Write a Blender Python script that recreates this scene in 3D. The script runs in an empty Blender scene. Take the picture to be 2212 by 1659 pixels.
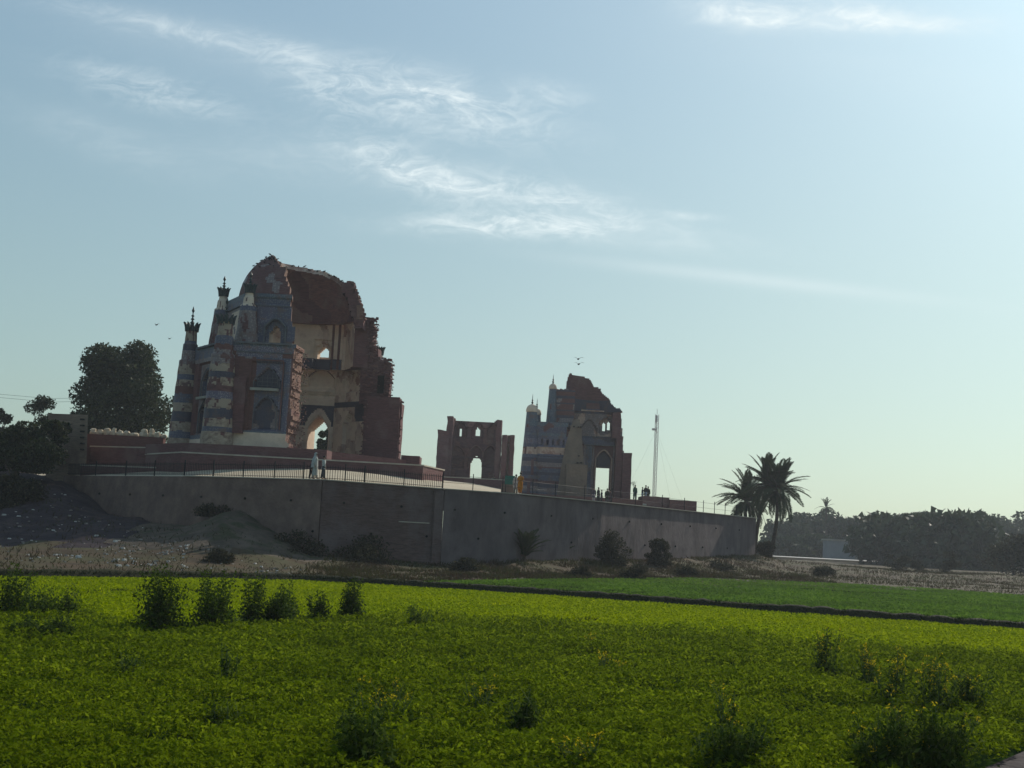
import bpy, math, random
import numpy as np
from math import sin, cos, pi, radians, atan2, sqrt
from mathutils import Vector, Matrix, Euler, noise as mn
random.seed(7); RS = np.random.RandomState(11)
scene = bpy.context.scene
COL = scene.collection

# ------------------------------------------------------------------ camera, sky, sun, exposure
CAMZ = 2.9; FP = 2782.; PITCH = math.atan(315.5/FP); ROLL = radians(2.9)
KY = FP/1661      # depth scale of this lens against the survey distances used below
OFF = 0.          # extra depth of the group of buildings being built
cam_d = bpy.data.cameras.new("camera"); cam = bpy.data.objects.new("camera", cam_d); COL.objects.link(cam)
cam_d.sensor_width = 36; cam_d.lens = 36*FP/2212; cam_d.clip_start = .1; cam_d.clip_end = 9000
RM = (Matrix.Rotation(pi/2+PITCH, 3, 'X') @ Matrix.Rotation(ROLL, 3, 'Z'))
cam.matrix_world = Matrix.Translation((0, 0, CAMZ)) @ RM.to_4x4()
scene.camera = cam

def ray(x, y): return RM @ Vector(((x-1106)/FP, -(y-829.5)/FP, -1))
def at(x, y, Y):
    d = ray(x, y); return Vector((0, -OFF, CAMZ)) + d*((Y+OFF)/d.y)
_mark = set()
def begin(off):
    global OFF, _mark
    OFF = off; _mark = set(bpy.data.objects)
def end():
    global OFF
    for o in bpy.data.objects:
        if o not in _mark and o.parent is None: o.location.y += OFF
    OFF = 0.
def atz(x, y, z):
    d = ray(x, y); return Vector((0, 0, CAMZ)) + d*((z-CAMZ)/d.z)

SUN_AZ = radians(33)      # to the right of the view direction (+Y)
SUN_EL = radians(31)
world = bpy.data.worlds.new("World"); scene.world = world; world.use_nodes = True
wt = world.node_tree; wt.nodes.clear()
def wn(t, **k):
    n = wt.nodes.new(t)
    for a, b in k.items(): setattr(n, a, b)
    return n
def L(a, b): wt.links.new(a, b)
def wmath(op, a, b=None, clamp=False):
    n = wn('ShaderNodeMath', operation=op, use_clamp=clamp)
    for i, v in enumerate((a, b)):
        if v is None: continue
        if isinstance(v, (int, float)): n.inputs[i].default_value = v
        else: L(v, n.inputs[i])
    return n.outputs[0]
sky = wn('ShaderNodeTexSky', sky_type='NISHITA', sun_disc=False)
sky.sun_elevation = SUN_EL; sky.sun_rotation = SUN_AZ
sky.air_density = 1.0; sky.dust_density = 1.8; sky.ozone_density = 1.0; sky.altitude = 100
tc = wn('ShaderNodeTexCoord'); sep = wn('ShaderNodeSeparateXYZ'); L(tc.outputs['Generated'], sep.inputs[0])
ysafe = wmath('MAXIMUM', sep.outputs[1], .05)
u_ = wmath('DIVIDE', sep.outputs[0], ysafe); v_ = wmath('DIVIDE', sep.outputs[2], ysafe)
cmb = wn('ShaderNodeCombineXYZ'); L(u_, cmb.inputs[0]); L(v_, cmb.inputs[1])
def cloud_noise(ang, sx, sy, scale, lo, hi, dist=.6, det=9, rough=.62):
    m = wn('ShaderNodeMapping'); m.inputs['Rotation'].default_value = (0, 0, ang); m.inputs['Scale'].default_value = (sx, sy, 1)
    L(cmb.outputs[0], m.inputs[0])
    n = wn('ShaderNodeTexNoise'); n.inputs['Scale'].default_value = scale; n.inputs['Detail'].default_value = det
    n.inputs['Roughness'].default_value = rough; n.inputs['Distortion'].default_value = dist
    L(m.outputs[0], n.inputs['Vector'])
    r = wn('ShaderNodeMapRange', interpolation_type='SMOOTHSTEP'); r.inputs[1].default_value = lo; r.inputs[2].default_value = hi
    L(n.outputs[0], r.inputs[0]); return r.outputs[0]
streak = cloud_noise(radians(12), 1.5, 8, 5.5, .42, .72, .6, 12, .66)
feather = cloud_noise(radians(-25), 3.2, 7, 9, .40, .70, 1.3, 12, .7)
mixn = wmath('ADD', wmath('MULTIPLY', streak, .6), wmath('MULTIPLY', feather, .75))
# cirrus banks where they stand in the sky: (x, y, half length, half width, slope, amount, how even)
BANKS = [(450, 75, 330, 26, 11, .42, .35), (330, 195, 200, 40, 14, .34, .1), (960, 225, 240, 62, 14, .70, .15), (700, 190, 150, 50, 30, .30, .1),
         (890, 370, 190, 44, 22, .62, .2), (1190, 425, 210, 40, 12, .60, .2), (1090, 488, 240, 26, 1, .75, .25),
         (1330, 495, 300, 40, 8, .30, .5), (1640, 605, 420, 17, 6.5, .34, .9), (1600, 30, 120, 32, 8, .95, .45), (1900, 48, 260, 26, 1, .72, .4), (1820, 22, 160, 30, 6, .5, .4),
         (1190, 205, 90, 34, 8, .30, .2), (1490, 467, 75, 9, 4, .40, .4), (700, 345, 330, 60, 5, .18, .6), (250, 310, 240, 50, 20, .14, .5),
         (1850, 130, 500, 90, 10, .10, .8), (500, 110, 420, 70, 12, .12, .8)]
acc = None
for (bx, by, hl, hw, sl, amt, ev) in BANKS:
    amt *= 1.3
    def uv(px, py):
        d = ray(px, py); return Vector((d.x/d.y, d.z/d.y))
    c = uv(bx, by); a = radians(sl)
    e1 = uv(bx+hl*cos(a), by+hl*sin(a))-c; e2 = uv(bx-hw*sin(a), by+hw*cos(a))-c
    M2 = Matrix(((e1.x, e2.x), (e1.y, e2.y))).inverted()
    du = wmath('SUBTRACT', u_, c.x); dv = wmath('SUBTRACT', v_, c.y)
    p = wmath('ADD', wmath('MULTIPLY', du, M2[0][0]), wmath('MULTIPLY', dv, M2[0][1]))
    q = wmath('ADD', wmath('MULTIPLY', du, M2[1][0]), wmath('MULTIPLY', dv, M2[1][1]))
    r2 = wmath('ADD', wmath('MULTIPLY', p, p), wmath('MULTIPLY', q, q))
    g = wmath('EXPONENT', wmath('MULTIPLY', r2, -1.3))
    tex = wmath('ADD', wmath('MULTIPLY', mixn, 1-ev), ev*.6)
    t = wmath('MULTIPLY', wmath('MULTIPLY', g, tex), amt)
    acc = t if acc is None else wmath('ADD', acc, t)
front = wmath('GREATER_THAN', sep.outputs[1], .1)
cover = wmath('MULTIPLY', acc, front, True)
cover = wmath('MULTIPLY', cover, wmath('MULTIPLY', wmath('SUBTRACT', sep.outputs[2], .02), 8, True), True)
mix = wn('ShaderNodeMix', data_type='RGBA'); L(cover, mix.inputs[0])
# the hazy air flattens the bright side of the sky: a film-like power curve per channel
spc = wn('ShaderNodeSeparateColor'); L(sky.outputs[0], spc.inputs[0]); cbc = wn('ShaderNodeCombineColor')
lowsky = wn('ShaderNodeMapRange', interpolation_type='SMOOTHSTEP'); L(sep.outputs[2], lowsky.inputs[0]); lowsky.inputs[1].default_value = .5; lowsky.inputs[2].default_value = .05
for k_, (a_, g_, h_) in enumerate(((1.35, .465, .06), (1.79, .48, .0), (1.82, .54, -.15))):     # h_: dusty ground haze takes the blue out all round the horizon
    L(wmath('MULTIPLY', wmath('MULTIPLY', wmath('POWER', spc.outputs[k_], g_), a_), wmath('ADD', wmath('MULTIPLY', lowsky.outputs[0], h_), 1.)), cbc.inputs[k_])
L(cbc.outputs[0], mix.inputs[6])
mix.inputs[7].default_value = (7.2, 7.9, 8.0, 1)
bg = wn('ShaderNodeBackground'); bg.inputs[1].default_value = .1; L(mix.outputs[2], bg.inputs[0])
wo = wn('ShaderNodeOutputWorld'); L(bg.outputs[0], wo.inputs[0])

sd = bpy.data.lights.new("sun", 'SUN'); sd.energy = 3.2; sd.angle = radians(.5); sd.color = (1, .93, .80)
sun = bpy.data.objects.new("sun", sd); COL.objects.link(sun)
sdir = Vector((sin(SUN_AZ)*cos(SUN_EL), cos(SUN_AZ)*cos(SUN_EL), sin(SUN_EL)))
sun.rotation_euler = sdir.to_track_quat('Z', 'Y').to_euler()
sun.location = (60, 40, 80)
vs = scene.view_settings; vs.view_transform = 'Standard'; vs.look = 'None'; vs.gamma = 1; vs.use_curve_mapping = False
vs.exposure = .36
try:
    scene.cycles.volume_bounces = 0; scene.cycles.volume_step_rate = 5; scene.cycles.max_bounces = 6; scene.cycles.transparent_max_bounces = 8
except Exception: pass

# ------------------------------------------------------------------ materials
def mat(name, col, col2=None, scale=3., rough=.9, bump=.3, stretch=(1, 1, 1), col3=None, s3=.4, t3=(.5, .62), bscale=None, metal=0, det=6):
    m = bpy.data.materials.new(name); m.use_nodes = True; nt = m.node_tree; b = nt.nodes['Principled BSDF']
    b.inputs['Roughness'].default_value = rough; b.inputs['Metallic'].default_value = metal
    b.inputs['Specular IOR Level'].default_value = .08
    tcn = nt.nodes.new('ShaderNodeTexCoord'); mp = nt.nodes.new('ShaderNodeMapping'); mp.inputs['Scale'].default_value = stretch
    nt.links.new(tcn.outputs['Object'], mp.inputs[0])
    if col2 is None: col2 = tuple(c*.7 for c in col)
    nz = nt.nodes.new('ShaderNodeTexNoise'); nz.inputs['Scale'].default_value = scale; nz.inputs['Detail'].default_value = det; nz.inputs['Roughness'].default_value = .65
    nt.links.new(mp.outputs[0], nz.inputs['Vector'])
    rp = nt.nodes.new('ShaderNodeValToRGB'); rp.color_ramp.elements[0].position = .36; rp.color_ramp.elements[1].position = .64
    rp.color_ramp.elements[0].color = (*col2, 1); rp.color_ramp.elements[1].color = (*col, 1)
    nt.links.new(nz.outputs[0], rp.inputs[0]); out = rp.outputs[0]
    if col3 is not None:
        n3 = nt.nodes.new('ShaderNodeTexNoise'); n3.inputs['Scale'].default_value = s3; n3.inputs['Detail'].default_value = 7; n3.inputs['Roughness'].default_value = .7
        nt.links.new(tcn.outputs['Object'], n3.inputs['Vector'])
        mr = nt.nodes.new('ShaderNodeMapRange'); mr.inputs[1].default_value = t3[0]; mr.inputs[2].default_value = t3[1]
        nt.links.new(n3.outputs[0], mr.inputs[0])
        mx = nt.nodes.new('ShaderNodeMix'); mx.data_type = 'RGBA'
        nt.links.new(mr.outputs[0], mx.inputs[0]); nt.links.new(out, mx.inputs[6]); mx.inputs[7].default_value = (*col3, 1); out = mx.outputs[2]
    nt.links.new(out, b.inputs['Base Color'])
    if bump:
        nb = nt.nodes.new('ShaderNodeTexNoise'); nb.inputs['Scale'].default_value = bscale or scale*3; nb.inputs['Detail'].default_value = 5
        nt.links.new(mp.outputs[0], nb.inputs['Vector'])
        bp = nt.nodes.new('ShaderNodeBump'); bp.inputs['Strength'].default_value = bump; bp.inputs['Distance'].default_value = .1
        nt.links.new(nb.outputs[0], bp.inputs['Height']); nt.links.new(bp.outputs[0], b.inputs['Normal'])
    m['bsdf'] = 1
    return m
def tile_mat(name, a, b_, c, scale=3.2):      # glazed tilework: small repeated figures in a second glaze, chipped in places to brick
    m = bpy.data.materials.new(name); m.use_nodes = True; nt = m.node_tree; b = nt.nodes['Principled BSDF']
    b.inputs['Roughness'].default_value = .55; b.inputs['Specular IOR Level'].default_value = .35
    t = nt.nodes.new('ShaderNodeTexCoord'); v = nt.nodes.new('ShaderNodeTexVoronoi'); v.inputs['Scale'].default_value = scale*1.8; v.inputs['Randomness'].default_value = .6
    nt.links.new(t.outputs['Object'], v.inputs['Vector'])
    r = nt.nodes.new('ShaderNodeValToRGB'); r.color_ramp.elements[0].position = .28; r.color_ramp.elements[1].position = .42
    r.color_ramp.elements[0].color = (*b_, 1); r.color_ramp.elements[1].color = (*a, 1); nt.links.new(v.outputs['Distance'], r.inputs[0])
    n = nt.nodes.new('ShaderNodeTexNoise'); n.inputs['Scale'].default_value = 1.1; n.inputs['Detail'].default_value = 8; n.inputs['Roughness'].default_value = .75
    nt.links.new(t.outputs['Object'], n.inputs['Vector'])
    mr = nt.nodes.new('ShaderNodeMapRange'); mr.inputs[1].default_value = .52; mr.inputs[2].default_value = .60; nt.links.new(n.outputs[0], mr.inputs[0])
    mx = nt.nodes.new('ShaderNodeMix'); mx.data_type = 'RGBA'; nt.links.new(mr.outputs[0], mx.inputs[0]); nt.links.new(r.outputs[0], mx.inputs[6]); mx.inputs[7].default_value = (*c, 1)
    nt.links.new(mx.outputs[2], b.inputs['Base Color']); return m
def leaf_mat(name, c1, c2, c3=None, trans=.35, rough=.5, patch=.25, pc=None, spec=.12):
    m = bpy.data.materials.new(name); m.use_nodes = True; nt = m.node_tree; b = nt.nodes['Principled BSDF']; b.inputs['Roughness'].default_value = rough
    b.inputs['Specular IOR Level'].default_value = spec
    g = nt.nodes.new('ShaderNodeNewGeometry'); r = nt.nodes.new('ShaderNodeValToRGB')
    r.color_ramp.elements[0].color = (*c1, 1); r.color_ramp.elements[1].color = (*c2, 1)
    if c3: e = r.color_ramp.elements.new(.93); e.color = (*c2, 1); r.color_ramp.elements[-1].color = (*c3, 1)
    nt.links.new(g.outputs['Random Per Island'], r.inputs[0]); out = r.outputs[0]
    if pc:
        t = nt.nodes.new('ShaderNodeTexCoord'); n = nt.nodes.new('ShaderNodeTexNoise'); n.inputs['Scale'].default_value = patch; n.inputs['Detail'].default_value = 5
        nt.links.new(t.outputs['Object'], n.inputs['Vector'])
        mr = nt.nodes.new('ShaderNodeMapRange'); mr.inputs[1].default_value = .42; mr.inputs[2].default_value = .64; nt.links.new(n.outputs[0], mr.inputs[0])
        mx = nt.nodes.new('ShaderNodeMix'); mx.data_type = 'RGBA'; nt.links.new(mr.outputs[0], mx.inputs[0]); nt.links.new(out, mx.inputs[6]); mx.inputs[7].default_value = (*pc, 1); out = mx.outputs[2]
    nt.links.new(out, b.inputs['Base Color'])
    tr = nt.nodes.new('ShaderNodeBsdfTranslucent'); nt.links.new(out, tr.inputs[0])
    ms = nt.nodes.new('ShaderNodeMixShader'); ms.inputs[0].default_value = trans
    nt.links.new(b.outputs[0], ms.inputs[1]); nt.links.new(tr.outputs[0], ms.inputs[2])
    nt.links.new(ms.outputs[0], nt.nodes['Material Output'].inputs[0]); return m

BRICK = mat('old_brick', (0.239, 0.116, 0.099), (0.134, 0.068, 0.064), 2.2, bump=.6, stretch=(1.2, 1.2, 6), col3=(0.208, 0.133, 0.118), s3=.5, bscale=3)
BRICKD = mat('dark_brick', (0.170, 0.080, 0.079), (0.101, 0.054, 0.056), 1.6, bump=.5, stretch=(1.2, 1.2, 7), col3=(0.172, 0.105, 0.099), s3=.35, bscale=3)
REDB = mat('red_brick', (0.179, 0.085, 0.076), (0.121, 0.063, 0.059), 2.2, bump=.5, stretch=(1.2, 1.2, 6))
PALEB = mat('pale_broken_brick', (0.262, 0.157, 0.124), (0.175, 0.103, 0.083), 5, bump=1.0, bscale=4, stretch=(1, 1, 2))
CREAM = mat('cream_plaster', (0.743, 0.593, 0.466), (0.545, 0.432, 0.335), 1.2, bump=.2, col3=(0.481, 0.356, 0.286), s3=.6, t3=(.52, .66))
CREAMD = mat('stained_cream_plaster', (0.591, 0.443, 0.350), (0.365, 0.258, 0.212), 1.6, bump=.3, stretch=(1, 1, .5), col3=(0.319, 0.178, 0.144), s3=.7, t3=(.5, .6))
WHITE = mat('white_plaster', (0.316, 0.307, 0.268), (0.250, 0.235, 0.202), 1.5, bump=.15)
BLUE = tile_mat('blue_glazed_tile', (0.076, 0.079, 0.124), (0.144, 0.139, 0.163), (0.127, 0.090, 0.084))
BLUED = tile_mat('dark_blue_glazed_tile', (0.048, 0.043, 0.066), (0.065, 0.060, 0.092), (0.082, 0.060, 0.064), 5)
TEAL = tile_mat('turquoise_glazed_tile', (0.078, 0.103, 0.137), (0.176, 0.179, 0.200), (0.131, 0.100, 0.102), 4)
PATT = tile_mat('patterned_glazed_tile', (0.109, 0.097, 0.144), (0.254, 0.220, 0.239), (0.174, 0.107, 0.104), 4.5)
GREYT = tile_mat('worn_grey_tilework', (0.176, 0.139, 0.140), (0.259, 0.205, 0.197), (0.172, 0.109, 0.097), 2.6)
IRON = mat('black_iron', (.02, .02, .022), rough=.6, bump=0)
DARKM = mat('dark_glazed_finial', (.05, .07, .07), (.025, .035, .04), rough=.45, bump=0)
BARK = mat('bark', (.10, .075, .055), (.05, .04, .03), 6, bump=.6)
PAVE = mat('terrace_paving', (.50, .43, .32), (.42, .35, .26), 1.1, bump=.1, col3=(.44, .36, .26), s3=.3)
CONC = mat('stained_wall_render', (0.156, 0.120, 0.117), (0.091, 0.070, 0.070), .9, bump=.5, stretch=(1, 1, .35), col3=(0.186, 0.145, 0.143), s3=.28, t3=(.48, .68), bscale=6)
WALLB = mat('retaining_brickwork', (0.151, 0.095, 0.085), (0.081, 0.054, 0.050), 1.3, bump=.8, stretch=(1, 1, 8), col3=(0.156, 0.116, 0.112), s3=.30, t3=(.46, .64), bscale=2.5)
WALLL = mat('rough_earthy_render', (0.207, 0.143, 0.118), (0.137, 0.093, 0.079), .8, bump=.6, col3=(0.109, 0.073, 0.066), s3=.25, t3=(.5, .66), bscale=5)
DUMP = mat('shaded_rubbish_earth', (0.050, 0.036, 0.041), (0.025, 0.018, 0.023), .9, bump=1.0, col3=(0.075, 0.051, 0.049), s3=.5, t3=(.52, .66), bscale=3)  # rubbish earth, with the left slope's shade put into its dark colour
HEAP = mat('brown_spoil_heap', (.125, .095, .072), (.06, .046, .036), .8, bump=1.0, col3=(.05, .05, .025), s3=.55, t3=(.5, .62), bscale=3)
SOIL = mat('dry_soil', (.088, .058, .036), (.042, .031, .019), .5, bump=.8, col3=(.065, .06, .03), s3=.22, t3=(.44, .6), bscale=2.5)
GRASSD = leaf_mat('dry_grass', (.065, .05, .025), (.04, .055, .015), (.11, .09, .05), .25, .9, .3, (.05, .034, .022), 0.)
CROP1 = leaf_mat('clover_leaf', (.06, .095, .004), (.20, .255, .008), (.23, .26, .02), .45, .9, .45, (.10, .14, .005), 0.)
CROP2 = leaf_mat('young_yellow_green_crop', (.12, .175, .002), (.245, .30, .002), (.36, .38, .006), .5, .9, .18, (.22, .27, .002), 0.)
CROP3 = leaf_mat('young_green_crop', (.075, .15, .018), (.12, .20, .025), None, .45, .9, .2, (.07, .125, .02), 0.)
WEED = leaf_mat('weed_leaf', (.02, .04, .006), (.065, .10, .012), (.13, .17, .04), .35, .8, spec=.02)
TREEL = leaf_mat('tree_leaf', (.014, .022, .010), (.045, .058, .022), (.09, .095, .045), .22, .6, spec=.06)
TREEF = leaf_mat('far_tree_leaf', (.02, .034, .018), (.045, .06, .028), None, .2, .6)
DRYB = leaf_mat('dry_bush_leaf', (.02, .022, .013), (.05, .048, .028), (.12, .10, .055), .25, .8, spec=.02)
YEL = leaf_mat('yellow_petal', (.34, .27, .012), (.50, .38, .015), None, .5, .8, spec=0.)
PALML = leaf_mat('palm_leaflet', (.025, .036, .016), (.055, .07, .03), None, .15, .8, spec=.02)
GREENSH = mat('green_sign_sheet', (.03, .12, .10), (.025, .10, .08), rough=.6, bump=0)
STONE = mat('pale_sandy_stone', (.62, .53, .40), (.45, .36, .26), 2, bump=.4)
HOLE = mat('hole_shade', (.015, .013, .012), bump=0)  # near-black colour standing in for the shade inside holes
ASPH = mat('pale_road', (.50, .48, .45), (.40, .38, .35), .3, bump=0)
SKIN = mat('skin', (.25, .15, .10), (.22, .13, .09), bump=0, rough=.6)
HAIR = mat('black_hair', (.01, .01, .01), bump=0, rough=.5)
GALV = mat('painted_mast_steel', (.45, .42, .42), (.40, .36, .36), bump=0, rough=.6)

# ------------------------------------------------------------------ object helpers
def tag(o, label=None, cat=None, group=None, kind=None):
    if label: o['label'] = label
    if cat: o['category'] = cat
    if group: o['group'] = group
    if kind: o['kind'] = kind
    return o
def mk(name, V, Fc, mats, mi=None, parent=None, smooth=False, loc=None):
    me = bpy.data.meshes.new(name); me.from_pydata([tuple(v) for v in V], [], Fc)
    if not isinstance(mats, (list, tuple)): mats = [mats]
    for m in mats: me.materials.append(m)
    if mi is not None: me.polygons.foreach_set('material_index', mi)
    if smooth: me.polygons.foreach_set('use_smooth', [True]*len(me.polygons))
    me.update(); o = bpy.data.objects.new(name, me); COL.objects.link(o)
    if parent: o.parent = parent
    if loc is not None: o.location = loc
    return o
def empty(name, label, cat, loc=(0, 0, 0), rz=0, group=None):
    o = bpy.data.objects.new(name, None); COL.objects.link(o); o.location = loc; o.rotation_euler = (0, 0, rz); o.empty_display_size = .3
    return tag(o, label, cat, group)
def put(o, parent):      # keep world coordinates when parented to an unrotated empty
    o.parent = parent; o.matrix_parent_inverse = Matrix.Translation(-Vector(parent.location)); return o
class MB:
    def __init__(s): s.V = []; s.F = []; s.I = []
    def box(s, c, d, rz=0, mi=0, taper=1, top=None):
        cx, cy, cz = c; dx, dy, dz = d[0]/2, d[1]/2, d[2]/2; n = len(s.V); co, si = cos(rz), sin(rz)
        for k, z in enumerate((-dz, dz)):
            t = taper if k else 1
            for x, y in ((-dx, -dy), (dx, -dy), (dx, dy), (-dx, dy)):
                x, y = x*t, y*t; s.V.append((cx+x*co-y*si, cy+x*si+y*co, cz+z))
        for f in ((0, 3, 2, 1), (4, 5, 6, 7), (0, 1, 5, 4), (1, 2, 6, 5), (2, 3, 7, 6), (3, 0, 4, 7)): s.F.append(tuple(n+i for i in f)); s.I.append(mi)
        return s
    def tube(s, P, R, seg=8, mi=0, cap=True):
        P = [Vector(p) for p in P]; n0 = len(s.V)
        for i, p in enumerate(P):
            t = (P[min(i+1, len(P)-1)]-P[max(i-1, 0)]).normalized(); a = t.cross(Vector((0.3, 0.9, .1))); a.normalize(); b = t.cross(a)
            r = R[i] if isinstance(R, (list, tuple)) else R
            for k in range(seg):
                an = 2*pi*k/seg; s.V.append(tuple(p+(a*cos(an)+b*sin(an))*r))
        for i in range(len(P)-1):
            for k in range(seg):
                k2 = (k+1) % seg; s.F.append((n0+i*seg+k, n0+i*seg+k2, n0+(i+1)*seg+k2, n0+(i+1)*seg+k)); s.I.append(mi)
        if cap:
            s.F.append(tuple(n0+k for k in range(seg))[::-1]); s.F.append(tuple(n0+(len(P)-1)*seg+k for k in range(seg))); s.I += [mi, mi]
        return s
    def lathe(s, c, prof, seg=20, mf=None, mi=0):
        n0 = len(s.V); cx, cy = c
        for (r, z) in prof:
            for k in range(seg):
                a = 2*pi*k/seg; s.V.append((cx+r*cos(a), cy+r*sin(a), z))
        for i in range(len(prof)-1):
            for k in range(seg):
                k2 = (k+1) % seg; s.F.append((n0+i*seg+k, n0+i*seg+k2, n0+(i+1)*seg+k2, n0+(i+1)*seg+k))
                s.I.append(mf(2*pi*(k+.5)/seg, (prof[i][1]+prof[i+1][1])/2) if mf else mi)
        s.F.append(tuple(n0+(len(prof)-1)*seg+k for k in range(seg))); s.I.append(mi)
        return s
    def build(s, name, mats, parent=None, smooth=False, loc=None, keepworld=None):
        o = mk(name, s.V, s.F, mats, s.I, parent, smooth, loc)
        if keepworld: put(o, keepworld)
        return o
def nz(x, y, z=0., s=1.): return mn.noise(Vector((x*s, y*s, z*s)))
def fbm(x, y, z=0., s=1.): return mn.fractal(Vector((x*s, y*s, z*s)), 1., 2., 4)
def lerp(a, b, t): return a+(b-a)*t
def poly(x, P):
    if x <= P[0][0]: return P[0][1]
    for (a, b), (c, d) in zip(P, P[1:]):
        if x <= c: return b+(d-b)*(x-a)/(c-a)
    return P[-1][1]

# foliage as many small faces (numpy)
def leaves(name, C, S, material, parent=None, quad=False, flat=0., world=True):
    n = len(C); A = RS.normal(size=(n, 3)); 
    if flat: A[:, 2] *= (1-flat)
    A /= np.linalg.norm(A, axis=1)[:, None]; B = RS.normal(size=(n, 3))
    if flat: B[:, 2] *= (1-flat)
    B -= (A*B).sum(1)[:, None]*A; B /= np.linalg.norm(B, axis=1)[:, None]+1e-9
    S = np.asarray(S)[:, None] if np.ndim(S) else S
    k = 4 if quad else 3
    if quad: P = [C-A*S, C-B*S*.45+A*S*.1, C+A*S, C+B*S*.45+A*S*.1]
    else: P = [C+A*S, C-A*S*.6+B*S*.6, C-A*S*.6-B*S*.6]
    V = np.stack(P, 1).reshape(-1, 3).astype(np.float32)
    me = bpy.data.meshes.new(name); me.vertices.add(n*k); me.vertices.foreach_set('co', V.ravel())
    me.loops.add(n*k); me.loops.foreach_set('vertex_index', np.arange(n*k, dtype=np.int32))
    me.polygons.add(n); me.polygons.foreach_set('loop_start', np.arange(0, n*k, k, dtype=np.int32))
    me.materials.append(material); me.update(calc_edges=True); me.validate()
    o = bpy.data.objects.new(name, me); COL.objects.link(o)
    if parent is not None: o.parent = parent
    return o
def blades(name, C, H, W, material, lean=.35, parent=None):    # upright tapering blades
    n = len(C); a = RS.uniform(0, 2*pi, n); d = np.stack([np.cos(a), np.sin(a), np.zeros(n)], 1); H = np.broadcast_to(H, (n,)); W = np.broadcast_to(W, (n,))
    tip = C+np.stack([RS.normal(0, lean, n)*H, RS.normal(0, lean, n)*H, H], 1)
    V = np.stack([C-d*W[:, None], C+d*W[:, None], tip], 1).reshape(-1, 3).astype(np.float32)
    me = bpy.data.meshes.new(name); me.vertices.add(n*3); me.vertices.foreach_set('co', V.ravel()); me.loops.add(n*3)
    me.loops.foreach_set('vertex_index', np.arange(n*3, dtype=np.int32)); me.polygons.add(n); me.polygons.foreach_set('loop_start', np.arange(0, n*3, 3, dtype=np.int32))
    me.materials.append(material); me.update(calc_edges=True); o = bpy.data.objects.new(name, me); COL.objects.link(o)
    if parent is not None: o.parent = parent
    return o

# ------------------------------------------------------------------ ground
def _w(px, py): p = atz(px, py, 5.46); return (p.x, p.y)
W0, W1, W2, W3, W4, W5, W6 = [_w(*q) for q in ((90, 1027), (400, 1029), (697, 1037), (960, 1057), (1122, 1068), (1300, 1085), (1633, 1120))]
WP = [(-75, W0[1]+20), W0, W1, W2, W3, W4, W5, W6, (W6[0]+33, W6[1]+60)]
print('WALL', [(round(a, 1), round(b, 1)) for a, b in WP])
WTOP = 5.46
def Yw(x): return poly(x, WP)
BERM = [(-75, 9), (-46, 7.0), (-40, 5.6), (-35, 4.6), (-30, 2.9), (-24, 1.9), (-21, 2.2), (-17.5, 3.3), (-15, 2.2), (-12.5, .8), (-9, .45), (-4, .35), (3, .7), (12, .9), (27, 1.5), (31, 1.0), (45, .35)]
BW = [(-60, 16), (-40, 12), (-30, 10), (-17, 6.5), (-12, 4), (0, 3.2), (26, 7), (45, 9)]
def ground_z(x, y):
    d = (Yw(x)-y)/KY; y = y/KY; b = poly(x, BERM); w = poly(x, BW)
    if x > 30: d = abs(y-88)
    z = b*math.exp(-1.5*(max(d, 0)/w)**2)
    if x < -12: z *= 1+.16*fbm(x, y, 0, .22)
    rough = min(1, max(0, (y-36-.35*(x+20 if x > -20 else 0))/6))
    if x < -5: rough = min(1, max(0, (y-38-max(0, (x+20))*.1)/3))
    z += rough*(.10*fbm(x, y, 3, .5)+.06)
    if x > 27: z += rough*.25*max(0, fbm(x, y, 7, .12))
    return z
xs = sorted(set([-1500, -700, -350, -200, -130]+list(np.arange(-80, 120.1, .8))+[140, 180, 250, 400, 800, 2000]))
ys = sorted(set([-300, -100, -20, 0, 15, 30, 45]+list(np.arange(56, 170, 1.1))+[174, 180, 190, 205, 230, 280, 360, 500, 800, 1600, 4000]))
V = []; Fc = []
for y in ys:
    for x in xs: V.append((x, y, ground_z(min(max(x, -75), 60), min(y, 218)) if y < 235 else (0.05)))
nx = len(xs)
for j in range(len(ys)-1):
    for i in range(nx-1): Fc.append((j*nx+i, j*nx+i+1, (j+1)*nx+i+1, (j+1)*nx+i))
GI = []
for f in Fc:
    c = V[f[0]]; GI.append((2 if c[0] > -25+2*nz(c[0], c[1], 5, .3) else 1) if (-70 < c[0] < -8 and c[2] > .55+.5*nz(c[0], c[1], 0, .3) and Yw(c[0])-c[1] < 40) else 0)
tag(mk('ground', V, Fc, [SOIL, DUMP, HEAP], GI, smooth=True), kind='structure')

def sheet(name, P, z, m):
    return tag(mk(name, [(x, y, z) for x, y in P], [tuple(range(len(P)))], m), kind='structure')
FIELD1 = mat('crop_soil_dark', (.03, .06, .012), (.02, .035, .01), 2, bump=0); FIELD1.node_tree.nodes['Principled BSDF'].inputs['Specular IOR Level'].default_value = 0
FIELD2 = mat('crop_soil_yellow_green', (.20, .26, .004), (.14, .19, .004), .6, bump=.2, stretch=(1, 2.5, 1)); FIELD2.node_tree.nodes['Principled BSDF'].inputs['Specular IOR Level'].default_value = 0
FIELD3 = mat('crop_soil_green', (.075, .14, .022), (.055, .105, .02), .6, bump=.2, stretch=(1, 2.5, 1)); FIELD3.node_tree.nodes['Principled BSDF'].inputs['Specular IOR Level'].default_value = 0
def g2(px, py): p = atz(px, py, 0); return (p.x, p.y)
bund = [(-60, 74), g2(0, 1249), g2(330, 1251), g2(640, 1256), g2(840, 1267), g2(1260, 1294), g2(1700, 1326), g2(2212, 1363)]
bund.append((bund[-1][0]+20, bund[-1][1]-12))
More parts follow.
